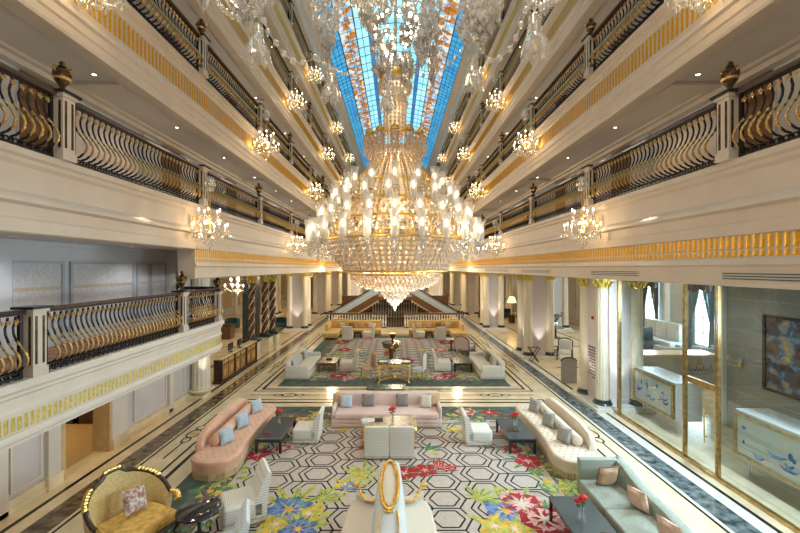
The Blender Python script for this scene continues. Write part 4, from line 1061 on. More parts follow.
# ---- rugs -----------------------------------------------------------------
mat('rug_beige', (.48,.42,.37), .95, var=.07, scale=14); mat('rug_border', (.075,.105,.09), .95, var=.25, scale=3); mat('rug_dark', (.07,.055,.05), .95, col2=(.22,.17,.15), scale=16)
mat('rug_line', (.012,.009,.009), .95); mat('rug_red', (.34,.03,.035), .95, var=.2, scale=8); mat('rug_crimson', (.30,.02,.03), .95); mat('rug_pink', (.66,.36,.32), .95, var=.15, scale=8); mat('rug_blue', (.07,.14,.36), .95, var=.25, scale=8)
mat('rug_sky', (.16,.27,.50), .95); mat('rug_yellow', (.66,.40,.05), .95, var=.2, scale=8); mat('rug_lime', (.40,.42,.10), .95, var=.2, scale=8); mat('rug_leaf', (.12,.22,.09), .95, var=.3, scale=8); mat('rug_teal', (.04,.20,.15), .95); mat('rug_cream', (.66,.58,.48), .95)
RUGM = ['rug_beige','rug_border','rug_dark','rug_line','rug_red','rug_crimson','rug_pink','rug_blue','rug_sky','rug_yellow','rug_lime','rug_leaf','rug_teal','rug_cream']
BE, BO, DK, LN, RD, CR, PK, BL, SKY, YE, LI, LE, TE, CM = range(14)
class Rug:
    def __init__(s, x0, x1, y0, y1, seed):
        s.m = MB(); s.x0, s.x1, s.y0, s.y1 = x0, x1, y0, y1; s.q = random.Random(seed); s.k = 0
        s.m.box(x0, x1, y0, y1, .005, .014, BO)
    def z(s): s.k += 1; return .0185+.0000045*s.k
    def petal(s, cx, cy, a, l, w, m, m2=None, z=None):
        c, n = cos(a), sin(a); z = z or s.z()
        def P(t, u): return (cx+l*t*c-w*u*n, cy+l*t*n+w*u*c)
        s.m.poly([P(t, u) for t, u in ((0,0),(.2,.3),(.5,.5),(.8,.36),(1,0),(.8,-.36),(.5,-.5),(.2,-.3))], z, m)
        if m2 is not None: s.m.poly([P(t, u) for t, u in ((.1,0),(.4,.16),(.85,.05),(.4,-.10))], z+.0006, m2)
    def flower(s, cx, cy, r, m, m2, mc, n=6, w=.95):
        a0 = s.q.random()*6; r *= .70
        for row, f in enumerate((1., .78, .5)):
            for j in range(n): s.petal(cx, cy, a0+2*pi*(j+.5*row)/n+s.q.uniform(-.15,.15), r*f*s.q.uniform(.85,1.1), r*w*f, (m, m2, m)[row], (m2, m, mc)[row])
        s.m.poly([(cx+r*.16*cos(2*pi*j/8), cy+r*.16*sin(2*pi*j/8)) for j in range(8)], s.z()+.0007, mc)
    def leaves(s, cx, cy, r, n, m, m2, a0=0., a1=6.28):
        for j in range(n): s.petal(cx, cy, a0+(a1-a0)*j/n+s.q.uniform(-.1,.1), r*s.q.uniform(.7,1.0), r*.18, m, m2)
    def lattice(s, x0, x1, y0, y1, dx=.98, dy=.66, w=.038):
        """columns of hexagons between paired zigzag lines"""
        def seg(q, r, k):
            if min(q[0], r[0]) > x0+.05 and max(q[0], r[0]) < x1-.05 and min(q[1], r[1]) > y0+.05 and max(q[1], r[1]) < y1-.05: s.m.strip(q, r, w, .0160+.0002*k, LN)
        for i in range(int((x1-x0)/dx)+2):
            for j in range(-1, int((y1-y0)/dy)+2):
                cx = x0+dx*i; cy = y0+dy*(j+.5*(i % 2)); hx, tx, hy = .33, .17, .25
                p = [(cx+hx,cy),(cx+tx,cy+hy),(cx-tx,cy+hy),(cx-hx,cy),(cx-tx,cy-hy),(cx+tx,cy-hy)]
                for a in range(6): seg(p[a], p[(a+1) % 6], 0)
                for sg in (-1, 1):
                    seg((cx+sg*.47, cy), (cx+sg*.28, cy+dy/2), 1); seg((cx+sg*.28, cy+dy/2), (cx+sg*.47, cy+dy), 2)
                seg((cx-.28, cy+dy/2), (cx+.28, cy+dy/2), 3); seg((cx+.47, cy), (cx+.70, cy), 3)
    def scatter(s, x0, x1, y0, y1, dens, cols, r=(.10,.24)):
        n = int((x1-x0)*(y1-y0)*dens)
        for i in range(n):
            x, y = s.q.uniform(x0, x1), s.q.uniform(y0, y1); m = s.q.choice(cols); a = s.q.random()*6.3; l = s.q.uniform(*r); s.petal(x, y, a, l*1.6, l*.8, m, s.q.choice(cols))
    def build(s, label): return tag(s.m.build('rug', RUGM), label, 'rug')
r1 = Rug(-5.0, 4.85, 5.2, 13.6, 5)
r1.m.poly([(-4.35,5.2),(4.2,5.2),(4.2,12.95),(-4.35,12.95)], .0150, DK); r1.m.poly([(-3.85,5.2),(3.7,5.2),(3.7,12.4),(-3.85,12.4)], .0156, BE)
r1.lattice(-3.85, 3.7, 5.2, 12.4)
LF = [LI, LE, LE, TE, YE, LI]
for (a, b, c, d) in ((-4.35,-3.55,5.3,12.6),(3.4,4.2,5.3,12.6)): r1.scatter(a, b, c, d, 24, LF)
r1.scatter(-4.2, 4.0, 12.1, 12.85, 20, LF+[PK])
for px, py, r, k in ((258,455,.52,'r'),(283,449,.42,'p'),(243,448,.4,'l'),(318,414,.4,'y'),(300,425,.45,'r'),(345,428,.4,'y'),(512,450,.40,'r'),(528,462,.55,'r'),(489,413,.45,'r'),(466,412,.5,'p'),(454,430,.4,'y'),(547,445,.4,'l'),(289,510,.75,'b'),(276,525,.6,'y'),(309,515,.55,'y'),(298,530,.6,'b'),(506,512,.75,'b'),(522,505,.8,'p'),(495,527,.6,'y'),(515,530,.6,'y'),(545,520,.7,'c'),(560,470,.4,'l'),(425,471,.45,'r'),(363,472,.5,'l'),(404,474,.5,'r'),(368,448,.36,'r'),(425,452,.5,'t'),(345,485,.4,'y'),(350,487,.35,'b'),(220,455,.4,'l'),(571,486,.4,'l'),(480,430,.34,'l'),(505,432,.4,'p')):
    x, y = F(px, py)
    if k == 'r': r1.leaves(x, y, r*1.1, 5, LE, LI); r1.flower(x, y, r, RD, CR, PK, 5)
    elif k == 'c': r1.leaves(x, y, r, 5, LE, TE); r1.flower(x, y, r, CR, PK, CM, 7)
    elif k == 'p': r1.leaves(x, y, r*1.1, 6, LI, LE); r1.flower(x, y, r, PK, RD, CM, 6)
    elif k == 'y': r1.leaves(x, y, r*1.2, 5, LI, YE); r1.flower(x, y, r*.8, YE, LI, CM, 6, .6)
    elif k == 'b': r1.leaves(x, y, r*1.35, 6, LI, LE, .2, 3.0); r1.flower(x, y, r*.95, BL, SKY, YE, 7, .55)
    elif k == 'l': r1.leaves(x, y, r*1.2, 8, LI, LE)
    elif k == 't': r1.leaves(x, y, r*1.2, 3, TE, LE, .2, 1.6); r1.leaves(x, y, r*1.0, 3, LI, PK, -.6, .6)
for px, py, m, m2 in ((322,500,LI,LE),(478,500,LI,LE),(352,478,LI,YE),(438,470,RD,PK)): x, y = F(px, py); r1.leaves(x, y, .6, 6, m, m2, -.2, 2.2)
r1.build('large floral rug with black hexagon lines under the front seating group')
r2 = Rug(-5.0, 4.85, 15.95, 28.0, 9)
r2.m.poly([(-4.4,16.75),(4.25,16.75),(4.25,27.2),(-4.4,27.2)], .0150, DK); r2.m.poly([(-3.9,17.2),(3.75,17.2),(3.75,26.8),(-3.9,26.8)], .0156, BE)
r2.lattice(-3.9, 3.75, 17.2, 26.8, w=.05)
for (a, b, c, d) in ((-4.3,-3.5,16.8,27),(3.35,4.15,16.8,27)): r2.scatter(a, b, c, d, 14, LF)
r2.scatter(-4.2, 4.0, 16.8, 17.5, 8, LF+[PK])
for px, py, r, k in ((338,376,.65,'r'),(350,378,.5,'p'),(325,374,.5,'l'),(342,343,.8,'r'),(344,350,.7,'r'),(358,355,.7,'t'),(340,356,.7,'l'),(360,350,.6,'y'),(404,361,.9,'r'),(386,360,.6,'l'),(449,376,.7,'r'),(440,378,.6,'p'),(462,375,.5,'l'),(446,343,.8,'r'),(440,350,.8,'p'),(432,356,.7,'t'),(422,350,.7,'y'),(420,376,.6,'l'),(362,376,.6,'l'),(470,368,.5,'l'),(365,365,.5,'y'),(415,340,.7,'p'),(368,340,.7,'p')):
    x, y = F(px, py)
    if k == 'r': r2.flower(x, y, r, RD, CR, PK, 6)
    elif k == 'p': r2.flower(x, y, r, PK, RD, CM, 6)
    elif k == 'y': r2.flower(x, y, r*.8, YE, LI, CM, 6, .6)
    elif k == 'l': r2.leaves(x, y, r*1.2, 8, LI, LE)
    else: r2.leaves(x, y, r*1.3, 6, TE, LE)
r2.build('second floral rug farther back under the rear seating group')
RZ = .021
# ---- generic pieces ---------------------------------------------------------
def pillow(loc, w, rot, m, label, group=None, th=.09, trim_m=None):
    """square cushion standing on its edge: local x = width, z = up"""
    mb = MB(); n = 8; vs = []
    for s in (-1, 1):
        for i in range(n+1):
            for j in range(n+1):
                u = -1+2*i/n; v = -1+2*j/n; k = (1-u**4)*(1-v**4); pin = 1-.10*(1-abs(u*v))*(abs(u)**6+abs(v)**6)
                vs.append((u*w/2*pin, s*th*k**.6, v*w/2*pin))
    N = (n+1)**2; fs = []
    for s in range(2):
        for i in range(n):
            for j in range(n):
                a = s*N+i*(n+1)+j; q = (a, a+1, a+n+2, a+n+1); fs.append(q if s else q[::-1])
    mb.add(vs, fs)
    o = mb.build('cushion', m, None, True); o.location = loc; o.rotation_euler = rot; tag(o, label, 'cushion', group)
    if trim_m:
        b = MB(); b.tube([(-w/2,0,-w/2),(w/2,0,-w/2),(w/2,0,w/2),(-w/2,0,w/2)], .014, 5, closed=True); b.build('piping', trim_m, o)
    return o
def vase_flowers(x, y, z, label, petals='petal_red', s=1.):
    t = thing('flower_vase', label, 'vase', (x, y, z))
    m = MB(); m.lathe([(.0,.0),(.055*s,.0),(.06*s,.03*s),(.045*s,.12*s),(.03*s,.17*s),(.042*s,.21*s)], 14, caps=False); m.build('glass', 'vase_glass', t, True)
    m = MB(); tips = [(.05,.02,.36),(-.06,.0,.33),(.0,-.04,.40)] if s < 1.5 else [(.1*cos(a), .1*sin(a), .38+.1*sin(a*3)) for a in range(7)]
    for a in tips: m.tube([(0,0,.02*s),(a[0]*.3*s,a[1]*.3*s,.18*s),(a[0]*s,a[1]*s,a[2]*s)], .006, 5)
    for a in tips: m.ball((a[0]*.8*s, a[1]*.8*s, a[2]*s-.08), .05, .02, .025, 6, 4)
    m.build('stem', 'stem_green', t)
    m = MB()
    for a in tips:
        for j in range(6): b = 2*pi*j/6; m.ball((a[0]*s+.032*cos(b), a[1]*s+.032*sin(b), a[2]*s+.01), .034, .034, .038, 6, 4)
        m.ball((a[0]*s, a[1]*s, a[2]*s+.03), .034, nu=6, nv=4)
    m.build('bloom', petals, t, True); return t
def coffee_table(x0, x1, y0, y1, h, top_m, leg_m, label, leg=.07, name='coffee_table'):
    t = thing(name, label, 'table', ((x0+x1)/2, (y0+y1)/2, RZ)); a, b = (x1-x0)/2, (y1-y0)/2
    m = MB(); m.bbox(-a, a, -b, b, h-.045, h, .012); m.build('tabletop', top_m, t)
    m = MB(); i = leg*.6
    for q in ((-a+i,-a+i+.03,-b+i,b-i),(a-i-.03,a-i,-b+i,b-i),(-a+i,a-i,-b+i,-b+i+.03),(-a+i,a-i,b-i-.03,b-i)): m.box(*q, h-.13, h-.045)
    m.build('apron', leg_m, t)
    for sx in (-1, 1):
        for sy in (-1, 1):
            m = MB(); cx, cy = sx*(a-leg*.6), sy*(b-leg*.6); m.loft([[(cx+u*leg/2*k, cy+v*leg/2*k, z) for u, v in ((-1,-1),(1,-1),(1,1),(-1,1))] for z, k in ((0,.75),(.06,.9),(h-.13,1),(h-.045,1))], True, 0, True); m.build('leg', leg_m, t)
    return t
def ornate_table(x0, x1, y0, y1, h, top_m, label, name='coffee_table', leg_m='gilt'):
    t = thing(name, label, 'table', ((x0+x1)/2, (y0+y1)/2, RZ)); a, b = (x1-x0)/2, (y1-y0)/2
    m = MB(); m.bbox(-a, a, -b, b, h-.05, h, .02); m.build('tabletop', top_m, t)
    m = MB(); m.bbox(-a+.04, a-.04, -b+.04, b-.04, h-.14, h-.05, .02)
    for s in (-1, 1):
        m.ball((0, s*(b-.03), h-.15), .16, .03, .07, 10, 6)
        for u in (-1, 1): m.tube([(u*.12,s*(b-.03),h-.14),(u*a*.5,s*(b-.02),h-.19),(u*(a-.12),s*(b-.03),h-.13)], .022, 6)
    m.build('carved_apron', leg_m, t, True)
    for sx in (-1, 1):
        for sy in (-1, 1):
            m = MB(); cx, cy = sx*(a-.08), sy*(b-.08); m.tube([(cx,cy,h-.06),(cx+sx*.035,cy+sy*.03,h*.72),(cx+sx*.0,cy,h*.38),(cx-sx*.02,cy-sy*.01,h*.15),(cx+sx*.03,cy+sy*.02,.03)], [.045,.055,.032,.026,.04], 8); m.ball((cx+sx*.03,cy+sy*.02,.035), .045, nu=8, nv=5); m.build('leg', leg_m, t, True)
    return t
def slipper_mb(w=.64):
    s = MB(); s.bbox(-w/2, w/2, -.42, .30, .09, .43, .07, n=3)
    b = MB(); pr = [(.10,.40),(.13,.42),(.22,.70),(.30,.86),(.345,.895),(.40,.875),(.40,.83),(.36,.62),(.33,.30),(.32,.09),(.12,.09)]
    rings = []
    for x, k in ((-w/2,.94),(-w/2+.03,1),(w/2-.03,1),(w/2,.94)): rings.append([(x, .24+(y-.24)*k, .45+(z-.45)*k) for y, z in pr])
    b.loft(rings, True, 0, True)
    f = MB(); f.bbox(-w/2-.006, w/2+.006, -.425, .325, .008, .11, .05); return s, b, f
slip_src = {}
def slipper(x, y, rz, label, group, m='weave_cream', fm='fringe_pale', sc=1.):
    t = thing('slipper_chair', label, 'chair', (x, y, RZ), rz, group); t.scale = (sc, sc, sc)
    if m not in slip_src:
        s, b, f = slipper_mb(); so = s.build('seat', m, t, True); bo = b.build('backrest', m, t, True); fo = f.build('fringe', fm, t); slip_src[m] = (so.data, bo.data, fo.data)
        for o in (so, bo): pass
    else:
        a, b, f = slip_src[m]; so = inst('seat', a, t); bo = inst('backrest', b, t); fo = inst('fringe', f, t)
    return t
def plain_sofa(loc, rz, L, label, m, cushions=2, depth=.95, h=.82, arm=.16, arm_h=.62, arms=(1,1), fr='fringe_pale', group=None, seat_h=.44):
    """local: x along, front = -y"""
    t = thing('sofa', label, 'sofa', loc, rz, group); a = L/2; d = depth/2
    m_ = MB(); m_.bbox(-a, a, -d, d, .10, .26, .04); m_.build('base', m, t, True)
    f = MB(); f.bbox(-a-.004, a+.004, -d-.004, d+.004, .006, .13, .03); f.build('fringe', fr, t)
    x0 = -a+(arm if arms[0] else 0); x1 = a-(arm if arms[1] else 0)
    for k in range(cushions):
        s = MB(); s.bbox(x0+(x1-x0)*k/cushions+.004, x0+(x1-x0)*(k+1)/cushions-.004, -d+.0, d-.2, .25, seat_h, .05, n=3); s.build('seat_cushion', m, t, True)
    b = MB(); b.bbox(-a, a, d-.24, d, .2, h, .07, n=3); b.build('backrest', m, t, True)
    for k, (on, x) in enumerate(zip(arms, (-a, a-arm))):
        if on: q = MB(); q.bbox(x, x+arm, -d+.05, d-.1, .2, arm_h, .06, n=3); q.build('armrest', m, t, True)
    return t
# ---- front group --------------------------------------------------------------
plain_sofa((-.29, 12.28, RZ), 0, 3.46, 'long pink sofa with loose cushions at the back of the front rug', 'pink_velvet', 1, 1.05, .84, .10, .60, fr='pink_velvet')
g = 'cushions on the long pink sofa'
for px, m, l in ((338,'pillow_tan','tan cushion in the left corner of the long pink sofa'),(346.5,'pillow_blue','pale blue cushion beside the tan one on the long pink sofa'),(368,'pillow_grey','dark grey cushion left of centre on the long pink sofa'),(402,'pillow_grey','dark grey cushion right of centre on the long pink sofa'),(425.5,'pillow_sand','pale sand cushion near the right end of the long pink sofa'),(434.5,'pillow_tan','tan cushion in the right corner of the long pink sofa')):
    x = (px-VX)*12.35/FPX; pillow((x, {'pillow_tan': 12.47, 'pillow_blue': 12.31, 'pillow_sand': 12.31}.get(m, 12.40), RZ+.645), .40, (-.22, 0, 0), m, l, g, .07)
def serpentine(side, m, tuftm, label, fr):
    t = thing('sofa', label, 'sofa', (side*4.42, 10.7, RZ), 0, 'long curved tufted sofas'); t.scale = (.96, .95, 1); s = side
    def outline(off):  # local x positive = outer side
        pts = [(.50,-1.75),(.30,-1.95),(-.05,-2.02),(-.42,-1.90),(-.60,-1.60),(-.58,-1.2),(-.50,-.8),(-.47,0),(-.50,.9),(-.56,1.4),(-.52,1.75),(-.30,1.97),(.1,2.0),(.40,1.9),(.55,1.6),(.55,0)]
        out = []
        for x, y in pts: k = 1-off; out.append((s*x*k, y*(1-off*.4)))
        if s < 0: out = out[::-1]
        return out
    b = MB(); b.loft([[(x,y,z) for x, y in outline(o)] for z, o in ((.10,.03),(.30,.02),(.38,-.02),(.43,.0),(.455,.05),(.46,.14))], True, 0, True); b.build('seat', m, t, True)
    f = MB(); f.loft([[(x,y,z) for x, y in outline(o)] for z, o in ((.0,.03),(.15,.02))], True, 0, True); f.build('fringe', fr, t)
    tf = MB()
    for i in range(5):
        for j in range(26):
            x = -.42+i*.17+(.085 if j % 2 else 0); y = -1.75+j*.14
            if x < .28 or abs(y) > 1.5: tf.ball((s*x, y, .459), .020, .020, .008, 6, 4)
    tf.build('tufting', tuftm, t)
    bk = MB(); P = [(.44,-1.46,.34),(.50,-1.40,.60),(.54,-1.18,.78),(.56,-.7,.86),(.56,0,.87),(.56,.8,.87),(.54,1.35,.86),(.48,1.6,.74),(.42,1.68,.40)]
    rings = []
    for x, y, z in P: rings.append([(s*(x+dx), y, zz_) for dx, zz_ in ((-.09,.3),(-.11,z-.06),(-.07,z),(.04,z+.01),(.09,z-.05),(.09,.2))])
    bk.loft(rings, True, 0, True); bk.build('backrest', m, t, True)
    bo = MB(); bo.tube([(s*.20,-1.22,.59),(s*.20,-1.18,.59),(s*.20,0,.59),(s*.20,1.30,.59),(s*.20,1.34,.59)], [.08,.135,.135,.135,.09], 14)
    bo.build('bolster', m, t, True); return t
serpentine(-1, 'peach_velvet', 'tuft', 'long curved peach sofa with tufted seat and bolster on the left of the front rug', 'fringe'); serpentine(1, 'beige_velvet', 'tuft_dark', 'long curved beige sofa with dark-buttoned seat and bolster on the right of the front rug', 'fringe')
for k, (y, l) in enumerate(((9.75,'nearest'),(10.75,'middle'),(11.85,'farthest'))):
    pillow((-4.36, y, RZ+.665), .40, (-.25, .0, pi/2-.55), 'pillow_blue', f'{l} of three pale blue cushions leaning on the peach sofa bolster', 'blue cushions on the peach sofa', .07)
    pillow((4.36, y+.05, RZ+.665), .40, (-.25, .0, -pi/2+.55), 'pillow_stone', f'{l} of three grey cushions leaning on the beige tufted sofa bolster', 'grey cushions on the beige tufted sofa', .08)
tl = coffee_table(-3.78, -3.06, 10.1, 11.6, .42, 'slate_top', 'black_lacquer', 'low black coffee table in front of the curved peach sofa')
tr = coffee_table(3.02, 3.76, 10.1, 11.5, .42, 'slate_top', 'black_lacquer', 'low black coffee table in front of the curved beige tufted sofa')
TZ = RZ+.42
vase_flowers(-3.42, 11.05, TZ, 'small glass vase of red flowers on the black table by the peach sofa'); vase_flowers(3.42, 10.85, TZ, 'small glass vase of red flowers on the black table by the beige tufted sofa')
def tray(x, y, z, label, cat, name, a, b, h, m, rz=0.):
    t = thing(name, label, cat, (x, y, z), rz); q = MB(); q.bbox(-a, a, -b, b, 0, h, .006); q.build('body', m, t); q = MB(); q.box(-a*.8, a*.8, -b*.8, b*.8, h, h+.004); q.build('face', 'box_brown' if m != 'box_brown' else 'black_lacquer', t); return t
tray(-3.55, 10.45, TZ, 'flat dark red booklet on the black table by the peach sofa', 'booklet', 'booklet', .13, .09, .02, 'rug_crimson'); tray(3.30, 10.62, TZ, 'small dark tray on the black table by the beige tufted sofa', 'tray', 'tray', .14, .10, .03, 'box_brown')
gs = 'woven cream slipper chairs around the front rug'
slipper(-2.52, 10.98, -pi/2, 'woven slipper chair facing the black table by the peach sofa', gs); slipper(2.28, 10.85, pi/2, 'woven slipper chair facing the black table by the beige tufted sofa', gs)
slipper(-.505, 10.12, pi, 'left one of the two woven slipper chairs side by side at the gold marble table', gs); slipper(.15, 10.12, pi, 'right one of the two woven slipper chairs side by side at the gold marble table', gs)
slipper(-3.0, 7.55, -1.05, 'woven slipper chair turned sideways beside the round black table', gs, sc=1.08); slipper(-2.85, 6.25, -1.2, 'pale blue woven slipper chair cut off by the bottom edge', gs, 'weave_blue', sc=1.02)
gt = ornate_table(-1.02, .60, 10.72, 11.48, .50, 'gold_marble', 'gold marble-topped coffee table with carved gilt legs in front of the pink sofa')
tray(-.50, 11.08, RZ+.50, 'dark brown box on the gold marble table', 'box', 'box', .12, .08, .06, 'box_brown')
t = thing('magazine', 'open pale blue magazine lying on the gold marble table', 'magazine', (-.82, 11.1, RZ+.50), .3); m = MB(); m.bbox(-.19, -.005, -.14, .14, 0, .015, .005); m.bbox(.005, .19, -.14, .14, 0, .013, .005); m.build('pages', 'paper_blue', t); m = MB(); m.box(-.008, .008, -.14, .14, 0, .014); m.build('spine', 'petal_white', t)
vase_flowers(-.10, 11.05, RZ+.50, 'small glass vase of red flowers on the gold marble table')
ornate_table(-1.02, .34, 12.88, 13.42, .86, 'green_top', 'green marble console with gilt legs behind the pink sofa', 'console_table')
# back-to-back settee in the foreground
t = thing('back_to_back_settee', 'cream back-to-back settee with gilt oval medallion and scrolled gilt arms in the foreground', 'settee', (-.12, 6.3, RZ))
for s in (-1, 1):
    m = MB(); rings = []
    for z, o in ((.08,.02),(.32,0),(.42,0),(.455,.04)):
        rings.append([(s*x, y, z) for x, y in ((.16,-1.3),(.78-o,-1.3),(.84-o,-.6),(.83-o,.2),(.79-o,.8),(.72-o,1.10-o),(.16,1.16-o))])
    m.loft(rings, True, 0, True); m.build('seat', 'ivory_cloth', t, True)
    m = MB(); rings = [[(s*x, y, z) for x, y in ((.78,-1.3),(.84,-.6),(.83,.2),(.79,.8),(.72,1.10),(.16,1.16))] for z in (.0, .10)]; m.loft(rings, False); m.build('fringe', 'fringe_pale', t)
    m = MB(); m.tube([(s*.20,1.0,.58),(s*.32,.92,.52),(s*.46,.96,.52),(s*.56,1.08,.56),(s*.62,1.22,.62),(s*.67,1.24,.66)], [.02,.024,.024,.024,.028,.03], 8); m.ball((s*.68,1.24,.66), .075, .05, .05, 10, 6)
    ao = m.build('arm_rail', 'gilt', t, True)
    m = MB(); rings = []
    for k in range(7): u = k/6.; x = .20+.46*u; y = 1.0+.12*u**2; rings.append([(s*x,y-.04,.42),(s*x,y-.04,.50+.06*u*u),(s*x,y+.06,.53+.06*u*u),(s*x,y+.12,.40)])
    m.loft(rings, True, 0, True); m.build('arm_pad', 'ivory_cloth', ao, True)
def ridge(y):
    return .62+.0*y if y < -1.2 else None
m = MB(); rings = []
for y, hw, h in ((-1.3,.27,.60),(-.6,.25,.66),(-.1,.22,.74),(.10,.22,.82),(.5,.21,1.0),(.95,.20,1.19),(1.08,.18,1.22),(1.22,.12,1.12),(1.28,.10,.9)):
    rings.append([(-hw-.10,y,.40),(-hw-.05,y,.40+(h-.40)*.5),(-hw,y,h-.05),(-hw+.04,y,h-.015),(hw-.04,y,h-.015),(hw,y,h-.05),(hw+.05,y,.40+(h-.40)*.5),(hw+.10,y,.40)])
m.loft(rings, True, 0, True); m.build('centre_back', 'pearl_cloth', t, True)
m = MB(); e = [(.165*cos(a), .58+.44*sin(a), 1.035+.44*sin(a)*.415+.02) for a in [2*pi*j/28 for j in range(28)]]; m.tube(e, .029, 8, closed=True); e2 = [(.118*cos(a), .58+.39*sin(a), 1.035+.39*sin(a)*.415+.02) for a in [2*pi*j/28 for j in range(28)]]; m.tube(e2, .012, 6, closed=True); m.ball((0,.13,.84), .10, .03, .025); m.build('medallion_frame', 'gilt', t, True)
m = MB(); m.add([(0,.57,1.065)]+[(.118*cos(a), .58+.39*sin(a), 1.035+.39*sin(a)*.415+.012) for a in [2*pi*j/28 for j in range(28)]], [(0,1+j,1+(j+1) % 28) for j in range(28)]); m.build('medallion_pad', 'cream_cloth', t, True)
m = MB()
for s in (-1, 1): m.tube([(s*.15,.16,.84),(s*.17,-.1,.745),(s*.19,-.6,.665),(s*.21,-1.3,.605)], .014, 6)
m.build('gilt_piping', 'gilt', t, True)
# sage sofa and table at the right
t = thing('sofa', 'sage green sofa with a high wavy back and peach cushions at the lower right', 'sofa', (4.45, 6.7, RZ))
for fx, fy in ((-.42,1.4),(.40,1.4),(-.42,-1.8),(.40,-1.8)): m = MB(); m.lathe([(.03,0),(.04,.085)], 8, (fx, fy, 0)); m.build('foot', 'dark_wood', t)
m = MB(); m.bbox(-.50, .48, -1.9, 1.50, .08, .30, .03); m.build('base', 'sage_cloth', t, True)
for k, (a, b) in enumerate(((-1.9,-.78),(-.76,.42),(.44,1.42))): m = MB(); m.bbox(-.53, .24, a, b, .29, .45, .04, n=3); m.build('seat_cushion', 'sage_cloth', t, True)
m = MB(); rings = []
for y, h in ((1.56,.86),(1.40,.86),(1.20,.84),(1.0,.78),(.75,.72),(.4,.70),(0,.69),(-.3,.65),(-.6,.60),(-.9,.57),(-1.3,.56),(-1.9,.56)):
    rings.append([(.22,y,.3),(.28,y,h-.02),(.33,y,h),(.42,y,h),(.48,y,h-.04),(.50,y,.1)])
m.loft(rings, True, 0, True); m.build('backrest', 'sage_cloth', t, True)
m = MB(); m.bbox(-.50, .40, 1.42, 1.58, .08, .86, .03); m.build('end_panel', 'weave_green', t, True)
pillow((4.40, 7.86, RZ+.655), .44, (.26, 0, .10), 'pillow_tan', 'tan cushion in the far corner of the sage green sofa', 'cushions on the sage green sofa', .08, 'pillow_brown'); pillow((4.55, 7.10, RZ+.64), .40, (-.20, .1, pi/2+.25), 'pillow_peach', 'pale peach cushion leaning on the middle of the sage sofa back', 'cushions on the sage green sofa', .08)
pillow((4.50, 6.22, RZ+.64), .40, (-.20, .0, pi/2+.35), 'pillow_peach', 'peach cushion on the sage sofa just at the bottom edge', 'cushions on the sage green sofa', .08)
coffee_table(3.02, 3.78, 5.4, 7.5, .46, 'slate_top', 'black_lacquer', 'long black coffee table in front of the sage green sofa', .06)
vase_flowers(3.30, 6.72, RZ+.46, 'glass vase of bright red flowers on the table by the sage green sofa', s=1.15)
tray(3.55, 6.35, RZ+.46, 'small dark round-edged tray on the table by the sage green sofa', 'tray', 'tray', .10, .10, .02, 'box_brown')
# carved tub armchair, lower left
t = thing('armchair', 'carved dark wood tub armchair in gold damask at the lower left', 'armchair', (-4.74, 6.84, RZ), 1.15); t.scale = (1.1, 1.1, 1.05); q = [pi*.02+pi*1.0*j/20-.35*(1-j/10.)*0 for j in range(21)]
A = [-.28+(pi+.56)*j/22 for j in range(23)]
def hgt(a): u = (a-pi/2)/(pi/2+.28); return .60+.44*max(0, cos(u*pi/2*1.05))**.9+(.07 if abs(u) < .12 else 0)
m = MB(); rings = []
for a in A: c, s = cos(a), sin(a); h = hgt(a); rings.append([(.48*c,.42*s,.30),(.50*c,.44*s+.03,.55),(.56*c,.50*s+.06,h-.02),(.64*c,.58*s+.08,h-.02),(.62*c,.56*s+.05,.5),(.55*c,.5*s,.28)])
m.loft(rings, True, 0, True); m.build('backrest', 'gold_weave', t, True)
m = MB(); m.tube([(.60*cos(a), .54*sin(a)+.07, hgt(a)) for a in A], .038, 8); fr0 = m.build('carved_frame', 'dark_wood', t, True)
m = MB(); m.tube([(.52*cos(a), .46*sin(a), .27) for a in A]+[(-.36,-.46,.26),(0,-.52,.25),(.36,-.46,.26)], .04, 8, closed=True); m.build('seat_rail', 'dark_wood', fr0, True)
for a in (pi/2-.95, pi/2+.95, pi/2):
    m = MB()
    for k in range(-3, 4): b = a+k*.09; m.ball((.61*cos(b), .55*sin(b)+.07, hgt(b)+.02), .045+.01*(k % 2), .045, .04, 6, 4)
    m.build('gilt_carving', 'gilt', fr0, True)
for s in (-1, 1):
    m = MB(); m.tube([(s*.57,-.10,.62),(s*.60,-.22,.60),(s*.57,-.30,.54),(s*.52,-.26,.50)], [.04,.05,.045,.03], 8); m.ball((s*.58,-.26,.58), .055, nu=8, nv=5); m.build('arm_scroll', 'gilt', t, True)
m = MB(); m.bbox(-.44, .44, -.50, .34, .26, .47, .08, n=3); m.build('seat', 'gold_damask', t, True)
for sx in (-.40, .40):
    for sy in (-.42, .38): m = MB(); m.tube([(sx,sy,.28),(sx*1.1,sy*1.1,.18),(sx*.98,sy*.98,.08),(sx*1.08,sy*1.08,.025)], [.045,.04,.025,.035], 7); m.build('leg', 'dark_wood', t, True)
pillow((-4.78, 6.92, RZ+.74), .43, (-.42, .12, 1.22), 'pillow_print', 'printed pinkish cushion on the carved gold armchair', None, .09)
t = thing('side_table', 'small round black pedestal table beside the carved gold armchair', 'table', (-3.55, 6.82, RZ)); m = MB(); m.lathe([(0,.60),(.36,.60),(.38,.615),(.38,.635),(.36,.65),(0,.65)], 32); m.build('tabletop', 'black_lacquer', t, True)
m = MB(); m.lathe([(.03,.1),(.05,.2),(.03,.3),(.045,.5),(.08,.60)], 12); m.build('pedestal', 'black_lacquer', t, True)
for j in range(3): a = 2*pi*j/3+.4; m = MB(); m.tube([(.02*cos(a),.02*sin(a),.2),(.15*cos(a),.15*sin(a),.14),(.27*cos(a),.27*sin(a),.018)], [.03,.025,.018], 6); m.build('leg', 'black_lacquer', t, True)
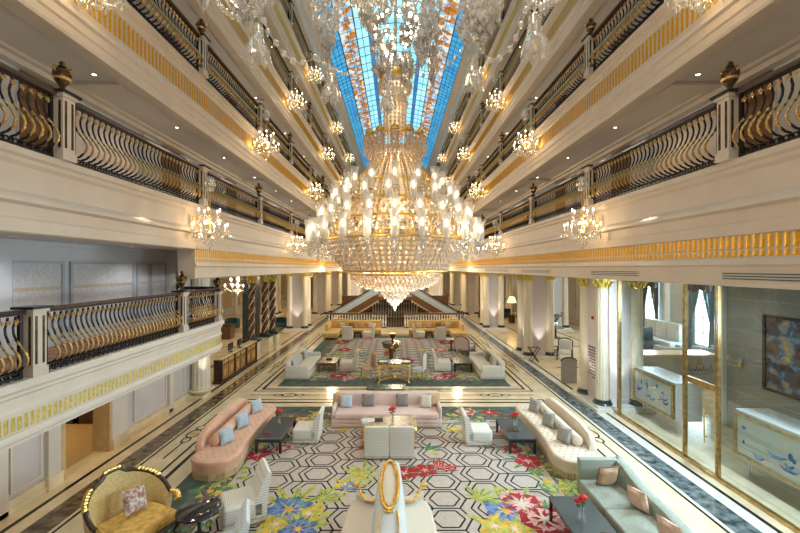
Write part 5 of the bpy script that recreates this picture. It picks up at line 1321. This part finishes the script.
# ---- rear group -----------------------------------------------------------------
gsf = 'straight cream sofas on the rear rug'
plain_sofa((-4.42, 18.3, RZ), pi/2, 2.9, 'straight cream sofa with five cushions on the left of the rear rug', 'ivory_cloth', 1, 1.1, .80, .14, .62, group=gsf); plain_sofa((4.32, 18.3, RZ), -pi/2, 2.9, 'straight cream sofa with four cushions on the right of the rear rug', 'cream_cloth', 1, 1.1, .80, .14, .62, group=gsf)
for y, m, l in ((17.2,'pillow_sand','beige cushion nearest the camera on the rear left cream sofa'),(17.6,'pillow_blue','pale blue cushion second from the near end of the rear left cream sofa'),(18.15,'pillow_sand','beige cushion in the middle of the rear left cream sofa'),(18.6,'pillow_brown','dark brown cushion on the rear left cream sofa'),(19.15,'pillow_blue','grey-blue cushion at the far end of the rear left cream sofa')): pillow((-4.60, y, RZ+.645), .42, (-.2, 0, pi/2), m, l, 'cushions on the rear left sofa', .08)
for y, m, l in ((17.3,'pillow_sand','beige cushion nearest the camera on the rear right cream sofa'),(17.75,'pillow_stone','grey cushion second from the near end of the rear right cream sofa'),(18.45,'pillow_brown','dark brown cushion on the rear right cream sofa'),(19.1,'pillow_stone','grey cushion at the far end of the rear right cream sofa')): pillow((4.50, y, RZ+.645), .42, (-.2, 0, -pi/2), m, l, 'cushions on the rear right sofa', .08)
coffee_table(-3.75, -2.85, 18.0, 19.3, .45, 'walnut', 'walnut', 'walnut coffee table in front of the rear left cream sofa', .10); coffee_table(2.75, 3.65, 18.0, 19.3, .45, 'slate_top', 'black_lacquer', 'black coffee table in front of the rear right cream sofa', .10)
tray(-3.3, 18.7, RZ+.45, 'small dark box on the walnut coffee table', 'box', 'box', .14, .10, .08, 'box_brown')
gs2 = 'white slipper chairs on the rear rug'
slipper(-2.25, 18.4, -pi/2, 'white slipper chair facing the walnut coffee table', gs2, 'cream_cloth', 'fringe_pale', 1.12); slipper(2.2, 18.5, pi/2, 'white slipper chair facing the rear black coffee table', gs2, 'cream_cloth', 'fringe_pale', 1.12)
ct = ornate_table(-.80, .62, 16.2, 16.95, .88, 'green_top', 'gilt console table with green top and flowers at the front of the rear rug', 'console_table')
m = MB()
for s in (-1, 1): m.tube([(s*.6,-.28,.14),(s*.2,-.1,.2),(0,0,.16)], .03, 6); m.tube([(s*.6,.28,.14),(s*.2,.1,.2),(0,0,.16)], .03, 6)
m.ball((0,0,.22), .12, nu=10, nv=6)
for s in (-1, 1): m.tube([(s*.62,-.33,.62),(s*.45,-.34,.5),(s*.3,-.34,.62),(s*.12,-.34,.55),(0,-.34,.66)], .03, 6)
m.build('stretcher', 'gilt', ct, True)
vase_flowers(-.05, 16.6, RZ+.88, 'tall bouquet of orange and red flowers on the gilt console', 'petal_orange', 1.9); vase_flowers(-.42, 16.7, RZ+.88, 'small red bouquet beside the orange flowers on the gilt console', 'petal_red', 1.0)
for x, l in ((-.55, 'pale dish on the left of the gilt console'), (.45, 'pale dish on the right of the gilt console')):
    o = MB().lathe([(0,.0),(.10,.0),(.2,.05),(.19,.055),(.1,.02),(0,.02)], 16).build('dish', 'petal_white', None, True); o.location = (x, 16.42, RZ+.88); tag(o, l, 'dish', 'dishes on the gilt console')
def side_chair(x, y, rz, label, m):
    t = thing('side_chair', label, 'chair', (x, y, RZ), rz, 'gilt side chairs by the console'); q = MB(); q.bbox(-.27, .27, -.26, .26, .40, .50, .04); q.build('seat', m, t, True)
    q = MB(); q.bbox(-.26, .26, .20, .27, .52, 1.12, .03); q.build('backrest', m, t, True); q = MB(); q.tube([(-.28,.24,.5),(-.29,.25,1.1),(-.15,.25,1.17),(0,.25,1.2),(.15,.25,1.17),(.29,.25,1.1),(.28,.24,.5)], .022, 6); q.build('back_frame', 'gilt', t, True)
    for sx in (-.24, .24):
        for sy in (-.22, .24): q = MB(); q.tube([(sx,sy,.42),(sx*1.05,sy*1.05,.2),(sx*1.1,sy*1.1,.012)], [.03,.022,.018], 6); q.build('leg', 'gilt', t)
    return t
side_chair(-1.25, 17.0, pi*.62+pi, 'gilt side chair with tan back left of the gilt console', 'pillow_tan'); side_chair(1.05, 17.0, pi*.38+pi, 'gilt side chair with pale blue back right of the gilt console', 'weave_blue')
t = thing('pedestal_table', 'octagonal green-topped pedestal table with gilt base in the middle of the rear rug', 'table', (-.20, 20.0, RZ)); m = MB(); m.lathe([(0,.98),(.52,.98),(.56,1.0),(.56,1.06),(0,1.06)], 8, a0=pi/8); m.build('tabletop', 'green_top', t)
m = MB(); m.lathe([(.44,.78),(.50,.80),(.50,.98)], 8, a0=pi/8); m.lathe([(.30,.08),(.34,.14),(.18,.22),(.15,.45),(.24,.6),(.20,.7),(.42,.80)], 16); m.build('pedestal', 'walnut', t, True)
for j in range(4):
    a = pi/2*j+pi/4; q = MB(); q.tube([(.28*cos(a),.28*sin(a),.78),(.33*cos(a),.33*sin(a),.5),(.22*cos(a),.22*sin(a),.3),(.40*cos(a),.40*sin(a),.04)], [.04,.05,.03,.05], 6); q.build('leg', 'gilt', t, True)
t = thing('urn', 'dark trophy urn with gilt handles on the octagonal pedestal table', 'urn', (-.18, 20.0, RZ+1.06)); t.scale = (.72,.72,.78); m = MB(); m.lathe([(.13,0),(.13,.05),(.05,.12),(.05,.2),(.16,.32),(.22,.48),(.20,.54),(.24,.58)], 16); m.build('body', 'dark_wood', t, True); m = MB()
for s in (-1, 1): m.tube([(s*.14,0,.3),(s*.3,0,.38),(s*.3,0,.5),(s*.21,0,.53)], .02, 6)
m.lathe([(.245,.56),(.25,.60),(.2,.6)], 16); m.build('handles', 'gilt', t, True)
# carved chair seen from behind and little table
t = thing('armchair', 'carved wood framed armchair with mauve back on the right of the rear rug', 'armchair', (4.05, 22.3, RZ), 2.5); t.scale = (.9, .9, .86); m = MB(); m.bbox(-.5, .5, -.5, .42, .28, .50, .06, n=3); m.build('seat', 'pink_velvet', t, True)
m = MB(); rings = [[(x,.36,.3),(x,.40,z),(x,.50,z),(x,.46,.3)] for x, z in ((-.50,.85),(-.35,1.05),(-.12,1.12),(0,1.16),(.12,1.12),(.35,1.05),(.50,.85))]; m.loft(rings, True, 0, True); m.build('backrest', 'pink_velvet', t, True)
m = MB(); m.tube([(-.52,.42,.28),(-.52,.45,.86),(-.36,.46,1.07),(-.12,.46,1.13),(0,.46,1.20),(.12,.46,1.13),(.36,.46,1.07),(.52,.45,.86),(.52,.42,.28)], .045, 7); m.tube([(-.52,.42,.29),(-.52,-.48,.29),(.52,-.48,.29),(.52,.42,.29)], .04, 6)
for s in (-1, 1): m.tube([(s*.52,.42,.72),(s*.56,0,.66),(s*.54,-.4,.62),(s*.52,-.44,.3)], .035, 6)
m.build('carved_frame', 'walnut', t, True)
for sx in (-.46, .46):
    for sy in (-.44, .40): q = MB(); q.tube([(sx,sy,.3),(sx*1.05,sy*1.05,.15),(sx,sy,.018)], [.04,.03,.025], 6); q.build('leg', 'walnut', t, True)
t = thing('side_table', 'small round white-topped table beside the carved mauve armchair', 'table', (3.35, 22.9, RZ)); m = MB(); m.lathe([(0,.66),(.32,.66),(.34,.68),(.32,.70),(0,.70)], 20); m.build('tabletop', 'white_marble', t, True); m = MB(); m.lathe([(.22,.0),(.22,.04),(.05,.1),(.05,.5),(.15,.66)], 12); m.build('pedestal', 'dark_wood', t, True)
# corner sofas in yellow
def corner_sofa(s, label):
    cx = -3.1 if s < 0 else 2.95; t = thing('corner_sofa', label, 'sofa', (cx, 28.3, RZ), 0, 'yellow corner sofas by the stairs'); o = s
    A_ = 2.0
    m = MB(); m.bbox(-A_, A_, -.45, .5, .08, .44, .06, n=3); m.bbox(o*A_-o*.0, o*(A_-1.0), -2.0, -.35, .08, .44, .06, n=3); m.build('seat', 'yellow_velvet', t, True)
    m = MB(); m.bbox(-A_, A_, .34, .60, .08, 1.0, .06, n=3); m.bbox(o*A_, o*(A_-.22), -1.1, .5, .08, .92, .06, n=3); m.build('backrest', 'yellow_velvet', t, True)
    m = MB(); pts = [(o*(A_-.2)-o*k*.16, .47, 1.0+(.22 if k == 4 else .10*abs(sin(k*pi/4)))) for k in range(9)]; m.tube(pts, .05, 6); m.build('crest', 'gilt', t, True)
    for k in range(4): 
        x = -o*1.2+o*k*.72; pillow((cx+x, 28.5, RZ+.66), .42, (-.2,0,0), ('pillow_sand','pillow_tan','pillow_brown','pillow_sand')[k], f'{ORD[k]} cushion from the middle of the hall on the {SIDE[s]} yellow corner sofa', f'cushions on the {SIDE[s]} yellow corner sofa', .09)
    return t
corner_sofa(-1, 'yellow corner sofa with gilt crest in front of the left stairs'); corner_sofa(1, 'yellow corner sofa with gilt crest in front of the right stairs')
g3 = 'pale slipper chairs facing the yellow corner sofas'
slipper(-3.35, 26.3, pi, 'pale slipper chair with its back to the camera before the left yellow sofa', g3, 'cream_cloth', sc=1.1); slipper(-1.9, 27.0, -pi/2, 'pale slipper chair seen side-on before the left yellow sofa', g3, 'cream_cloth', sc=1.1)
slipper(3.05, 26.1, pi, 'pale slipper chair with its back to the camera before the right yellow sofa', g3, 'cream_cloth', sc=1.1); slipper(1.6, 27.0, pi/2, 'pale slipper chair seen side-on before the right yellow sofa', g3, 'cream_cloth', sc=1.1)
for x, l in ((-2.75, 'small dark table between the pale chairs before the left yellow sofa'), (2.35, 'small dark table between the pale chairs before the right yellow sofa')): coffee_table(x-.25, x+.25, 26.7, 27.2, .46, 'dark_wood', 'dark_wood', l, .05, 'side_table')
# ---- left lobby -----------------------------------------------------------------
t = thing('counter', 'carved honey wood counter with panelled front along the left aisle', 'counter', (-7.86, 16.25, 0)); m = MB(); m.box(.02, .30, 0, 4.1, .02, 1.04); m.build('body', 'dark_wood', t)
m = MB(); m.bbox(-.04, .38, -.05, 4.12, 1.04, 1.10, .015); m.build('worktop', 'cream_marble', t); m = MB(); m.box(-.02, .36, -.03, 4.11, 0, .10); m.build('plinth', 'dark_wood', t)
for k in range(6):
    y = .12+k*.66; m = MB(); m.box(.30, .325, y, y+.58, .14, .70); m.box(.30, .325, y, y+.58, .76, .98); p = m.build('panel', 'honey_wood', t)
    m = MB(); m.ball((.33, y+.29, .42), .012, .14, .17, 8, 6); m.box(.325, .338, y+.06, y+.08, .2, .64); m.box(.325, .338, y+.5, y+.52, .2, .64)
    for q in range(3): m.ball((.33, y+.12+q*.17, .87), .012, .06, .06, 8, 4)
    m.build('carving', 'gilt', p)
for k in (0, 2, 4, 6): m = MB(); m.box(.29, .37, .02+k*.675, .12+k*.675, 0, 1.04); m.build('pilaster', 'dark_wood', t)
for k, (x, y) in enumerate(((-7.70, 17.6), (-7.70, 18.6))):
    t = thing('desk_monitor', ('black screen standing on the honey wood counter, nearer one','black screen standing on the honey wood counter, farther one')[k], 'monitor', (x, y, 1.10), pi/2); m = MB(); m.bbox(-.25, .25, -.02, .02, .10, .42, .01); m.build('screen', 'iron', t); m = MB(); m.lathe([(.12,0),(.12,.015),(.02,.03),(.02,.2)], 10); m.build('stand', 'iron', t)
lounge_chair(-13.4, 31.0, 0., 'teal armchair in the left lobby beyond the mezzanine end', 'teal_cloth', 1.1); lounge_chair(-9.6, 31.5, .3, 'teal armchair beside the nearest left pier', 'teal_cloth', 1.0)
def small_chandelier(x, y, z, s, label):
    t = thing('chandelier', label, 'chandelier', (x, y, z), 0, 'lobby chandeliers'); m = MB(); m.tube([(0,0,0),(0,0,4.78-z)], .015, 5); m.lathe([(.03,-.4*s),(.10*s,-.3*s),(.04,-.2*s),(.08*s,0),(.03,.2*s),(.10*s,.35*s),(.02,.45*s)], 10); m.build('stem', 'crystal', t, True)
    for tier, (r, zz0, n) in enumerate(((.55*s,-.05*s,8),(.32*s,.2*s,6))):
        for j in range(n):
            a = 2*pi*j/n; c, q = cos(a), sin(a); m = MB(); m.tube([(.04*c,.04*q,zz0-.1*s),(r*.5*c,r*.5*q,zz0-.18*s),(r*c,r*q,zz0)], .012, 4); m.lathe([(.0,0),(.05*s,.01),(.02,.03)], 6, (r*c,r*q,zz0)); m.octa((r*c,r*q,zz0-.12*s), .03, .10*s); o = m.build('arm', 'crystal', t); m = MB(); m.ball((r*c,r*q,zz0+.09*s), .03*s, .03*s, .06*s, 6, 4); m.build('bulb', 'bulb_white', o)
    point('lobby_lamp', (0,0,.1), 60, (1,.85,.62), .3, t); return t
small_chandelier(-9.2, 22.0, 3.95, 1.35, 'white crystal chandelier hanging past the end of the mezzanine balcony'); small_chandelier(-8.9, 41., 4.3, 1.2, 'small distant chandelier between the left piers')
def reception(x0, x1, y, h, label, m='honey_wood'):
    t = thing('reception_desk', label, 'desk', (x0, y, 0)); L_ = x1-x0; q = MB(); q.box(0, L_, 0, .7, 0, h-.06); q.build('body', m, t); q = MB(); q.box(-.05, L_+.05, -.05, .75, h-.06, h); q.build('worktop', 'dark_wood', t)
    n = max(2, int(L_/.8)); q = MB()
    for k in range(n): q.box(.08+k*L_/n, (k+1)*L_/n-.08, -.03, 0, .15, h-.2)
    q.build('panel', 'walnut', t)
reception(-11.2, -8.9, 47., 1.25, 'distant panelled wood reception desk between the left piers'); reception(-14.5, -11.6, 26.5, 1.0, 'dark wood desk in the left lobby behind the twisted columns', 'walnut'); reception(9.2, 12.0, 48., 1.3, 'distant pale wood reception desk in the right lobby')
# flower stand and books left
# ---- right lobby -----------------------------------------------------------------
t = thing('tray_stand', 'black folding tray stand with crossed legs in front of the second right pier', 'tray stand', (7.35, 20.15, 0)); m = MB()
for y in (-.16, .16):
    m2 = MB(); m2.tube([(-.26,y,.75),(.22,y,.0)], .022, 6); m2.build('leg', 'iron', t); m2 = MB(); m2.tube([(.26,y,.75),(-.22,y,.0)], .022, 6); m2.build('leg', 'iron', t)
m = MB()
for x, z, r in ((-.26,.76,.022),(.26,.76,.022),(-.19,.08,.015),(.19,.08,.015)): m = MB(); m.tube([(x,-.2,z),(x,.2,z)], r, 6); m.build('cross_bar', 'iron', t)
for y in (-.13, 0, .13): m = MB(); m.box(-.26, .26, y-.02, y+.02, .765, .775); m.build('strap', 'iron', t)
t = thing('screen_panel', 'low arched grey panel standing left of the printed pier', 'screen', (7.5, 16.4, 0), 0); m = MB(); pts = [(-.34,0),(.34,0),(.34,.95)]+[(.34*cos(a)*1.0, .95+.16*sin(a)) for a in [pi*j/10 for j in range(1, 10)]]+[(-.34,.95)]
m.loft([[(x,y,z) for x, z in pts] for y in (-.02, .02)], True, 0, True); m.build('board', 'pillow_stone', t); m = MB(); m.tube([(x,-.0,z+.003) for x, z in pts[2:]], .03, 6); m.build('frame', 'iron', t)
def cafe_chair(x, y, rz, label, m='case_white'):
    t = thing('cafe_chair', label, 'armchair', (x, y, 0), rz, 'dark framed armchairs in the right lobby'); q = MB(); q.bbox(-.32, .32, -.32, .30, .30, .46, .05); q.build('seat', m, t, True); q = MB(); q.bbox(-.30, .30, .24, .34, .5, 1.02, .04); q.build('backrest', m, t, True)
    q = MB(); q.tube([(-.36,.32,.02),(-.36,.33,1.0),(-.2,.34,1.1),(0,.34,1.14),(.2,.34,1.1),(.36,.33,1.0),(.36,.32,.02)], .035, 6)
    for s in (-1, 1): q.tube([(s*.36,.32,.68),(s*.38,-.1,.66),(s*.36,-.32,.60),(s*.36,-.32,.02)], .032, 6)
    q.build('carved_frame', 'dark_wood', t, True); return t
cafe_chair(9.2, 20.6, -.5, 'white upholstered dark framed armchair behind the printed pier'); cafe_chair(8.6, 21.4, 1.9, 'dark framed armchair turned towards the white one behind the printed pier', 'pillow_brown')
t = thing('bouquet_table', 'round table with a tall flower arrangement in the right lobby', 'table', (11.4, 27., 0)); m = MB(); m.lathe([(0,.74),(.6,.74),(.6,.78),(0,.78)], 20); m.build('tabletop', 'walnut', t); m = MB(); m.lathe([(.3,0),(.3,.05),(.07,.12),(.07,.74)], 12); m.build('pedestal', 'dark_wood', t)
t = thing('bouquet', 'tall pale flower arrangement in a silver vase on the right lobby table', 'flowers', (11.4, 27., .78)); m = MB(); m.lathe([(.12,0),(.16,.15),(.08,.35),(.12,.42)], 12); m.build('vase', 'mirror', t, True); m = MB(); q = random.Random(4)
for k in range(22): a = q.random()*6.3; r = .55*q.random()**.6; z = .7+.4*q.random(); m.tube([(0,0,.35),(r*.5*cos(a),r*.5*sin(a),z*.75),(r*cos(a),r*sin(a),z)], .012, 4); m.ball((r*cos(a),r*sin(a),z), .05, nu=6, nv=4)
m.build('spray', 'stem_green', t)
dk = 'dark lounge chairs deep in the right lobby'
for x, y, l in ((12.5, 36.5, 'dark lounge chair between the second and third right piers, nearest'), (11.0, 38., 'dark lounge chair between the second and third right piers, left one'), (13.8, 35.0, 'dark lounge chair right of the second pier, seen between columns'), (8.9, 37., 'dark lounge chair directly left of the third right pier')): lounge_chair(x, y, .4, l, 'black_cloth', 1.5)
t = thing('table_lamp', 'table lamp with glowing yellow shade deep in the right lobby', 'lamp', (10.6, 34.6, 0)); m = MB(); m.lathe([(.3,0),(.3,.7),(.0,.72)], 12); m.build('stand', 'dark_wood', t); m = MB(); m.lathe([(.1,.72),(.12,.9),(.05,1.3),(.03,1.9)], 10); m.build('stem', 'gilt', t); m = MB(); m.lathe([(.42,1.85),(.22,2.35)], 14, caps=False); m.build('shade', 'lamp_shade', t)
point('lamp_bulb', (0,0,2.1), 25, (1,.75,.35), .1, t)
WORLD = .34; EXPO = .47
# ================================================================== LIGHT, WORLD, CAMERA
for side in (-1, 1):
    for k in range(4):
        for y in (4, 10, 17, 25, 34, 46):
            if k >= 2 and y < 12: continue
            spot('gallery_spot', (side*6.6, y, BT[k+1]-.02), 28, (side*6.9, y, 0), 130, (1,.86,.70) if side < 0 else (1,.72,.40), .1)
# uplights at the pier feet
for x, y in ((7.95-.98, 14.05), (7.95-.98, 21.6), (7.95, 20.62), (7.95, 30.4), (7.95-.98, 31.4), (7.95, 13.05), (-7.95, 30.0), (-6.97, 31.0), (-7.2, 14.2), (4.6, 43.0), (-4.8, 43.0)):
    dx = .3 if abs(abs(x)-6.97) < .02 else 0
    spot('pier_uplight', (x, y, .25), 140, (x+(dx if x > 0 else -dx), y+(.0 if dx else .3), 4.), 44, (1,.95,.9), .04)
# lobby ceilings: downlights light the rooms beyond the piers
for x in (-10.5, -14.5):
    for y in (14, 20, 27, 35, 44, 55): spot('lobby_spot', (x, y, 4.7), 130, (x, y, 0), 130, (1,.82,.56), .15)
for x in (9.8, 14.):
    for y in (17, 24, 32, 41, 52): spot('lobby_spot', (x, y, 4.7), 130, (x, y, 0), 130, (1,.84,.6), .15)
for x in (-5.0, 0, 4.8):
    for y in (29.5, 40, 48, 58): point('far_hall_fill', (x, y, 4.4), 150, (1,.8,.5), .3)  # added points with no fittings, brightening the far hall
for y in (3., 7.5, 11.): spot('shop_spot', (9.2, y, 4.7), 30, (9.0, y, 0), 140, (.86,.96,1.), .15)
for y in (15.5, 19.5): spot('shop_spot', (13.2, y, 4.7), 120, (13.2, y, 0), 140, (.9,.96,1.), .15)
for y in (7.5, 9.6, 12): spot('wall_spot', (-7.3, y, 2.19), 14, (-7.7, y, 0), 140, (1,.80,.5), .1)
point('shop_lamp', (-10.5, 10.5, 1.9), 60, (1,.80,.45), .3)
for y in (7., 11.): spot('mezzanine_spot', (-7.0, y, 5.55), 40, (-7.0, y, 3), 140, (.92,.95,1.), .1)
for y, z in ((17., 8.), (24., 7.5), (33., 8.)): point('hall_overhead_fill', (0, y, z), 260, (1,.84,.62), .5)  # added fill points along the hall, without any chandelier modelled around them
for x in (-4.6, 4.6):
    for y in (4., 8.5, 13.): spot('floor_fill_spot', (x*1.24, y, 6.9), 260, (x*.55, y+.4, 0), 75, (1,.90,.76), .1)  # added spots at gallery height to brighten the floor and furniture
def panel(name, loc, e, target, sx, sy, col):
    l = bpy.data.lights.new(name, 'AREA'); l.energy = e; l.color = col; l.shape = 'RECTANGLE'; l.size = sx; l.size_y = sy
    o = bpy.data.objects.new(name, l); COL.objects.link(o); o.location = loc; o.rotation_euler = (Vector(target)-Vector(loc)).to_track_quat('-Z', 'Y').to_euler()
for y in (3.5, 7.5, 11.): panel('shop_cool_fill', (7.95, y, 4.55), 560, (-2.5, y+.5, 1.6), .4, 2.4, (.66,.83,1.))  # added cool fill behind the glass, throwing bluish light on floor and mezzanine
panel('window_daylight', (17.6, 22., 2.6), 260, (8, 16, 1), 1.2, 3.2, (.65,.85,1.)); panel('window_daylight', (17.6, 26.5, 2.6), 260, (8, 22, 1), 1.2, 3.2, (.65,.85,1.))
# even world fill, let in by leaving the hall open behind the camera
w = bpy.data.worlds.new('hall_world_fill'); scn.world = w; w.use_nodes = True
bg = w.node_tree.nodes['Background']; bg.inputs[0].default_value = (1., .95, .90, 1); bg.inputs[1].default_value = WORLD
cam = bpy.data.cameras.new('camera'); co = bpy.data.objects.new('camera', cam); COL.objects.link(co)
co.location = (0, 0, EYE); co.rotation_euler = (pi/2, 0, 0); cam.sensor_width = 36; cam.lens = FPX*36/800
cam.shift_x = 4./800; cam.shift_y = 1.5/800; cam.clip_start = .05; cam.clip_end = 300; scn.camera = co
scn.view_settings.view_transform = 'Standard'; scn.view_settings.look = 'None'; scn.view_settings.gamma = 1; scn.view_settings.use_curve_mapping = False
scn.view_settings.exposure = EXPO
scn.cycles.max_bounces = 7; scn.cycles.diffuse_bounces = 3; scn.cycles.glossy_bounces = 3; scn.cycles.transmission_bounces = 3; scn.cycles.transparent_max_bounces = 12
scn.cycles.sample_clamp_indirect = 6; scn.cycles.caustics_reflective = False; scn.cycles.caustics_refractive = False
scn.cycles.use_denoising = True
